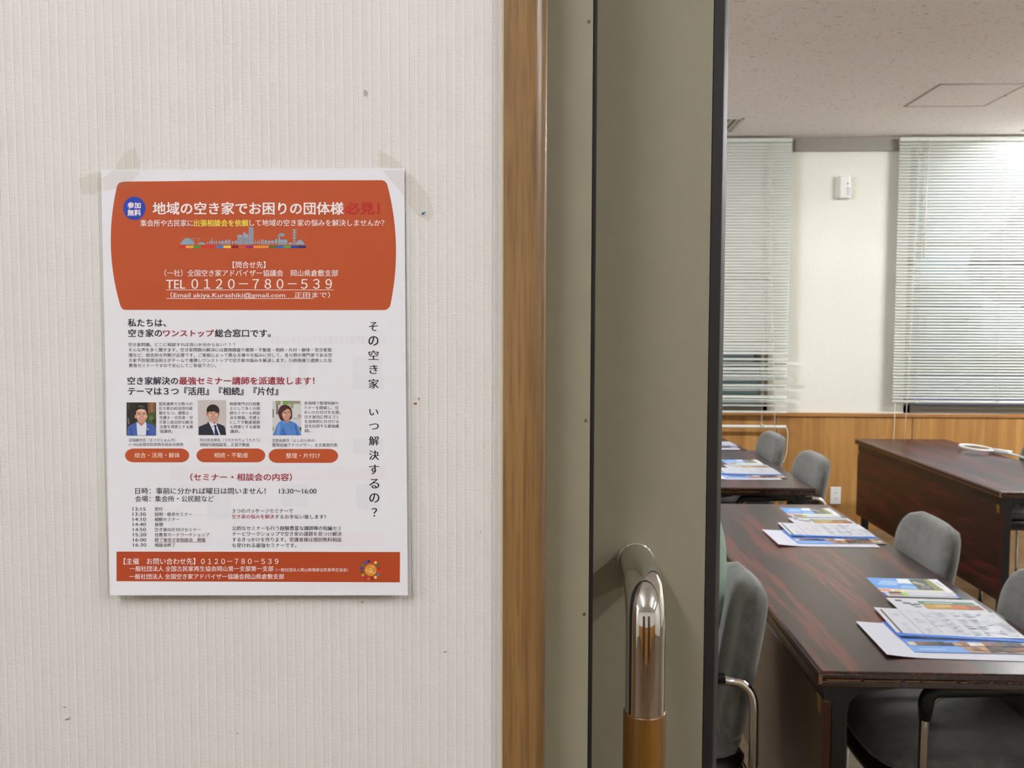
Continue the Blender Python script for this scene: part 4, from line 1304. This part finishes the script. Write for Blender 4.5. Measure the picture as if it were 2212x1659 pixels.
def sky_flyer(cx, cy, z, rz, label):
    s = Sheet('photo_flyer', label, 'flyer', cx, cy, z, .196, .182, rz, M_GLOSSPAPER, 'photo flyers on the tables')
    s.part('photo_print', [([(0.0, .42), (.70, .36), (.80, 1.0), (0, 1.0)], SKY1), ([(.05, .62), (.3, .58), (.42, .80), (.2, .9)], SKY2), ([(.38, .72), (.58, .70), (.62, .98), (.42, .98)], SKY3),
                           ([(.32, .44), (.56, .42), (.6, .56), (.4, .6)], SKY2), ([(.56, .40), (.86, .36), (.82, .98), (.58, .96)], (96, 96, 84)), ([(.58, .74), (.70, .62), (.74, .70), (.62, .86)], (170, 172, 166)),
                           ([(.62, .46), (.74, .44), (.78, .62), (.66, .62)], (128, 134, 128)), ([(.78, .36), (.92, .36), (.86, .98), (.80, .98)], (140, 148, 92)), ([(.90, .30), (1, .30), (1, 1), (.87, 1)], (236, 236, 242)), ([(.92, .58), (.97, .58), (.96, .84), (.91, .84)], (206, 210, 220))])
    s.part('lettering_strip', [(.0, .26, .98, .36, (246, 240, 228)), (.0, .27, .16, .36, (238, 150, 92)), (.2, .27, .3, .35, (240, 196, 96)), (.34, .29, .9, .31, (196, 190, 160)), (0, 0, .03, .20, (62, 112, 210)), (.96, .0, 1.0, .14, (84, 128, 214)), (.08, .05, .27, .22, (176, 152, 140)),
                               (.10, .16, .26, .24, (70, 56, 48)), (.26, .04, .33, .2, (158, 206, 62)), (.36, .08, .66, .17, (210, 224, 240)), (.68, .05, .8, .19, (214, 218, 230)), (.83, .06, .94, .18, (198, 206, 224))])
    return s
def envelope(cx, cy, z, rz, label):
    s = Sheet('envelope', label, 'envelope', cx, cy, z, .332, .236, rz, M_ENVELOPE, 'white envelopes on the tables', .006)
    s.part('flap_fold', [(.962, .02, .966, .98, (206, 208, 224))])
    return s
def blue_brochure(cx, cy, z, rz, label):
    s = Sheet('blue_brochure', label, 'brochure', cx, cy, z, .297, .21, rz, flat((96, 142, 224), .34, 0, .5, 'blue brochure paper', .03), 'blue brochures on the tables')
    b = [(0.0, .0, 1.0, .20, (120, 168, 236)), ([(.42, .0), (1, .0), (1, .2), (.38, .2)], (168, 142, 122)), (.06, .06, .26, .12, (158, 194, 244))]
    rnd = random.Random(3)
    cols = [(60, 46, 40), (150, 106, 70), (222, 206, 186), (116, 76, 50), (44, 40, 46), (196, 150, 96), (236, 226, 214), (140, 96, 80), (88, 76, 70)]
    for k in range(17):
        u = .02 + .057 * k; b.append((u, .21, u + .056, .30 + .05 * rnd.random(), cols[(k * 5 + 2) % 9]))
    for k in range(9):
        u = .46 + .058 * k; b.append((u, .03 + .05 * rnd.random(), u + .05, .16 + .03 * rnd.random(), cols[(k * 4 + 1) % 9]))
    s.part('photo_print', b)
    return s
def wide_sheet(cx, cy, z, rz, label):
    s = Sheet('printed_handout', label, 'handout', cx, cy, z, .292, .222, rz, M_GLOSSPAPER, 'wide printed handouts on the tables', .004)
    b = [(.035, .09, .052, .93, (44, 40, 34)), (.085, .12, .095, .9, (206, 208, 216))]
    s.part('side_bar', b[:1])
    b = [(0.0, .0, 1.0, .075, (44, 120, 226)), (.0, .075, .2, .095, (44, 120, 226)), (.06, .072, .11, .1, (220, 150, 140)), (.88, .07, 1, .1, (44, 120, 226))]
    s.part('blue_strip', b)
    rnd = random.Random(11)
    t = [(.42, .1, .9, .12, (226, 228, 234)), (.4, .082, .5, .1, (96, 122, 200)), (.62, .085, .72, .1, (232, 220, 190))]
    for c in range(9):
        for r in range(11):
            if rnd.random() < .62:
                u = .11 + .1 * c; v = .14 + .07 * r
                t.append((u, v, u + .03 + .05 * rnd.random(), v + .022, (206 - rnd.randrange(24), 208 - rnd.randrange(20), 218)))
    s.part('text_block', t)
    return s
def tall_sheet(cx, cy, z, rz, label):
    s = Sheet('programme_sheet', label, 'handout', cx, cy, z, .222, .300, rz, M_GLOSSPAPER, 'programme sheets with photo strips on the tables')
    s.part('photo_strip', [(.32, .84, .95, .92, (96, 136, 112)), (.34, .70, .97, .83, (176, 128, 60)), (.36, .72, .56, .81, (196, 152, 72)), (.46, .76, .64, .82, (214, 174, 110)), (.66, .71, .88, .83, (196, 112, 52)), (.82, .71, .97, .82, (150, 92, 64)), (.38, .86, .7, .88, (214, 226, 218))])
    t = [(.07, .90, .15, .945, (84, 86, 90)), (.13, .83, .22, .87, (96, 98, 104)), (.2, .78, .24, .83, (120, 122, 126)), (.24, .80, .31, .84, (84, 86, 90)), (.22, .74, .3, .76, (110, 112, 118))]
    rnd = random.Random(4)
    for c in range(6):
        u0 = .06 + .155 * c
        if c in (1, 2, 4):
            t.append((u0 - .018, .06, u0 - .008, .64, (188, 192, 200)))
        for r in range(14):
            if rnd.random() < .55:
                v = .07 + .042 * r; t.append((u0, v, u0 + .03 + .09 * rnd.random(), v + .012, (192, 196, 206)))
    s.part('text_block', t)
    return s
def paper_set(dx, dy, rz, where):
    R_ = rz
    envelope(.917 + dx, 2.113 + dy, TOP, -.045 + R_, 'white envelope at the bottom of the paper pile ' + where)
    blue_brochure(.968 + dx, 2.137 + dy, TOP + .0012, -.012 + R_, 'blue brochure showing under the handouts of the pile ' + where)
    wide_sheet(.975 + dx, 2.228 + dy, TOP + .0024, -.085 + R_, 'wide handout with blue strip, within the pile ' + where)
    tall_sheet(1.004 + dx, 2.282 + dy, TOP + .0042, -.055 + R_, 'sheet with orange photo strip, topping the pile ' + where)
    sky_flyer(1.014 + dx, 2.552 + dy, TOP, -.055 + R_, 'small flyer with blue sky photo behind the pile ' + where)
paper_set(0, 0, 0, 'at the front of the closest table')
paper_set(.012, 1.028, .045, 'at the back of the closest table')
paper_set(.026, 2.36, .075, 'on the second table')
envelope(.965, 5.535, TOP, .05, 'white envelope under papers on the crosswise table by the left window')
blue_brochure(.985, 5.585, TOP + .0012, .05, 'blue brochure under the handout on the crosswise table by the left window')
wide_sheet(1.0, 5.665, TOP + .0024, .05, 'wide handout with blue strip on the crosswise table by the left window')

# white cable loop on the right-hand table
t = thing('cable_loop', 'white cable bent into a loop with pale grey plug, lying on the right-hand table', 'cable', (2.45, 5.45, TOP), 0)
def cl(pts, r, name, mat, seg=8):
    m = MB(); m.tube([Vector(p) - Vector((2.45, 5.45, TOP)) for p in pts], r, seg); m.build(name, mat, t, True)
loop = []
for k in range(25):
    a = math.radians(-28 + 290 * k / 24)
    loop.append((2.512 - .0 + .085 * math.cos(a) + .012 * math.sin(a), 5.45 + .13 * math.sin(a), TOP + .012 + .012 * math.sin(a * .5) ** 2))
loop = [(2.628, 5.29, TOP + .018), (2.605, 5.33, TOP + .016)] + loop + [(2.56, 5.33, TOP + .016), (2.63, 5.27, TOP + .018)]
cl(loop, .0075, 'cable', M_WHITE, 10)
m = MB()
cl([(2.545, 5.36, TOP + .016), (2.575, 5.31, TOP + .016), (2.60, 5.26, TOP + .015), (2.605, 5.25, TOP + .015)], [.012, .015, .015, .011], 'plug', flat((196, 198, 200), .45), 12)
cl(fillet([(2.60, 5.26, TOP + .012), (2.62, 5.16, TOP + .01), (2.60, 5.02, TOP + .009), (2.55, 4.9, TOP + .008), (2.48, 4.7, TOP + .008)], .1, 6), .0065, 'cord', M_WHITE)

# ================================================================== SEATED PERSON (mostly behind the sliding door)
def skin(name, joints, edges, mats, parent=None, level=2, root=0):
    me = bpy.data.meshes.new(name)
    me.from_pydata([j[0] for j in joints], edges, [])
    o = bpy.data.objects.new(name, me); COL.objects.link(o)
    md = o.modifiers.new('skin', 'SKIN'); md.use_smooth_shade = True
    sv = me.skin_vertices[0].data if me.skin_vertices else None
    if sv is None:
        me.attributes  # the modifier adds its layer below through bmesh
    bm = bmesh.new(); bm.from_mesh(me)
    lay = bm.verts.layers.skin.verify()
    bm.verts.ensure_lookup_table()
    for v, j in zip(bm.verts, joints):
        v[lay].radius = j[1] if isinstance(j[1], tuple) else (j[1], j[1])
        v[lay].use_root = False
    bm.verts[root][lay].use_root = True
    bm.to_mesh(me); bm.free()
    sd = o.modifiers.new('smooth', 'SUBSURF'); sd.levels = level; sd.render_levels = level
    me.materials.append(mats)
    if parent is not None:
        o.parent = parent
    return o
PX, PYY = .19, 2.262
M_SKIN = flat((206, 160, 132), .55, 0, .4, 'skin', .03)
M_JACKET = flat((166, 192, 178), .85, 0, .25, 'pale green cloth', .08)
M_TROUSER = flat((52, 54, 62), .85, 0, .25, 'dark trouser cloth', .08)
M_HAIR = flat((34, 28, 26), .5, 0, .4, 'dark hair', .2)
def J(x, y, z, r): return ((x, y, z), r)
# body: pelvis, spine, neck, head, legs, arms; facing -x
bj = [J(.06, 0, .535, .08), J(.085, 0, .66, .08), J(.10, 0, .82, .085), J(.07, 0, .95, .07), J(.035, 0, 1.03, .048), J(.0, 0, 1.09, .055), J(-.02, 0, 1.16, .080), J(-.015, 0, 1.225, .072)]
be = [(0, 1), (1, 2), (2, 3), (3, 4), (4, 5), (5, 6), (6, 7)]
for s in (-1, 1):
    b = len(bj)
    bj += [J(.02, s * .08, .515, .068), J(-.18, s * .10, .515, .062), J(-.36, s * .10, .50, .050), J(-.38, s * .10, .28, .044), J(-.37, s * .10, .075, .034), J(-.45, s * .105, .035, .03), J(-.52, s * .11, .03, .022)]
    be += [(0, b)] + [(b + k, b + k + 1) for k in range(6)]
    a = len(bj)
    bj += [J(.065, s * .11, .945, .036), J(.03, s * .195, .88, .034), J(.02, s * .205, .72, .032), J(-.11, s * .16, .61, .031), J(-.20, s * .11, .60, .024)]
    be += [(3, a)] + [(a + k, a + k + 1) for k in range(4)]
person = skin('person', [((PX + j[0][0], PYY + j[0][1], j[0][2]), j[1]) for j in bj], be, M_SKIN)
tag(person, 'seated person in pale green jacket, almost hidden behind the sliding door edge', 'person')
jk = [J(.065, 0, .50, (.125, .15)), J(.085, 0, .62, (.125, .15)), J(.105, 0, .76, (.128, .165)), J(.100, 0, .88, (.128, .175)), J(.062, 0, .975, (.10, .165)), J(.040, 0, 1.035, (.068, .085))]
je = [(k, k + 1) for k in range(5)]
jacket = skin('jacket', [((PX + j[0][0], PYY + j[0][1], j[0][2]), j[1]) for j in jk], je, M_JACKET, person)
for s in (-1, 1):
    sl = [J(.075, s * .07, .955, .085), J(.055, s * .155, .945, .078), J(.03, s * .205, .87, .068), J(.02, s * .212, .72, .058), J(-.09, s * .168, .625, .045), J(-.155, s * .135, .606, .040)]
    skin('sleeve', [((PX + j[0][0], PYY + j[0][1], j[0][2]), j[1]) for j in sl], [(k, k + 1) for k in range(5)], M_JACKET, person)
    tr = [J(.085, s * .06, .53, .11), J(.02, s * .08, .525, .108), J(-.17, s * .10, .52, .086), J(-.365, s * .10, .505, .070), J(-.385, s * .10, .30, .064), J(-.375, s * .10, .10, .056)]
    skin('trouser_leg', [((PX + j[0][0], PYY + j[0][1], j[0][2]), j[1]) for j in tr], [(k, k + 1) for k in range(5)], M_TROUSER, person)
    sh = [J(-.355, s * .10, .045, .046), J(-.43, s * .105, .045, .048), J(-.53, s * .11, .036, .038), J(-.57, s * .112, .034, .030)]
    skin('shoe', [((PX + j[0][0], PYY + j[0][1], j[0][2]), j[1]) for j in sh], [(0, 1), (1, 2), (2, 3)], M_BLACK, person)
    # hand resting on the lap
    hx, hy, hz = -.205, s * .108, .60
    hj = [J(hx, hy, hz, (.024, .020)), J(hx - .045, hy - s * .006, hz + .002, (.034, .016)), J(hx - .075, hy - s * .01, hz + .002, (.036, .013))]
    he = [(0, 1), (1, 2)]
    for q, (oy, ln) in enumerate(((-.028, .058), (-.0095, .068), (.0095, .064), (.028, .05))):
        b = len(hj)
        hj += [J(hx - .080, hy - s * .01 + oy, hz + .001, .0085), J(hx - .08 - ln * .5, hy - s * .012 + oy * 1.06, hz - .006, .008), J(hx - .08 - ln, hy - s * .014 + oy * 1.05, hz - .022, .0068)]
        he += [(2, b), (b, b + 1), (b + 1, b + 2)]
    b = len(hj)
    hj += [J(hx - .03, hy - s * .036, hz, .011), J(hx - .062, hy - s * .055, hz - .006, .009), J(hx - .085, hy - s * .058, hz - .014, .0075)]
    he += [(1, b), (b, b + 1), (b + 1, b + 2)]
    skin('hand', [((PX + j[0][0], PYY + j[0][1], j[0][2]), j[1]) for j in hj], he, M_SKIN, person, 1)
# face and hair
hc = Vector((PX - .018, PYY, 1.165))
def blob(name, c, r, mat, sub=3, fn=None):
    bm = bmesh.new(); bmesh.ops.create_icosphere(bm, subdivisions=sub, radius=1)
    for v in bm.verts:
        p = Vector((v.co.x * r[0], v.co.y * r[1], v.co.z * r[2])); v.co = c + (fn(v.co, p) if fn else p)
    me = bpy.data.meshes.new(name); bm.to_mesh(me); bm.free(); me.materials.append(mat)
    me.polygons.foreach_set('use_smooth', [True] * len(me.polygons))
    o = bpy.data.objects.new(name, me); COL.objects.link(o); o.parent = person
    return o
def head_shape(n, p):
    q = p.copy()
    if n.z < 0:
        q.y *= 1 + .18 * n.z; q.x *= 1 + .05 * n.z
    if abs(n.y) < .16 and n.x < 0 and -.35 < n.z < .15:            # nose
        q.x -= .020 * (1 - abs(n.y) / .16) * (1 - abs(n.z + .12) / .3 if abs(n.z + .12) < .3 else 0)
    return q
blob('head', hc, (.098, .078, .118), M_SKIN, 4, head_shape)
for s in (-1, 1):
    blob('eye', hc + Vector((-.083, s * .030, .012)), (.010, .014, .007), flat((40, 32, 30), .2), 2)
    blob('ear', hc + Vector((.008, s * .079, -.005)), (.020, .010, .032), M_SKIN, 2)
blob('mouth', hc + Vector((-.088, 0, -.052)), (.008, .024, .006), flat((168, 92, 84), .5), 2)
def hair_shape(n, p):
    q = p.copy()
    if n.x < -.35 and n.z < .45:
        q *= .80
    if n.z < -.55:
        q.z *= .8
    return q
blob('hair', hc + Vector((.012, 0, .016)), (.108, .090, .122), M_HAIR, 4, hair_shape)
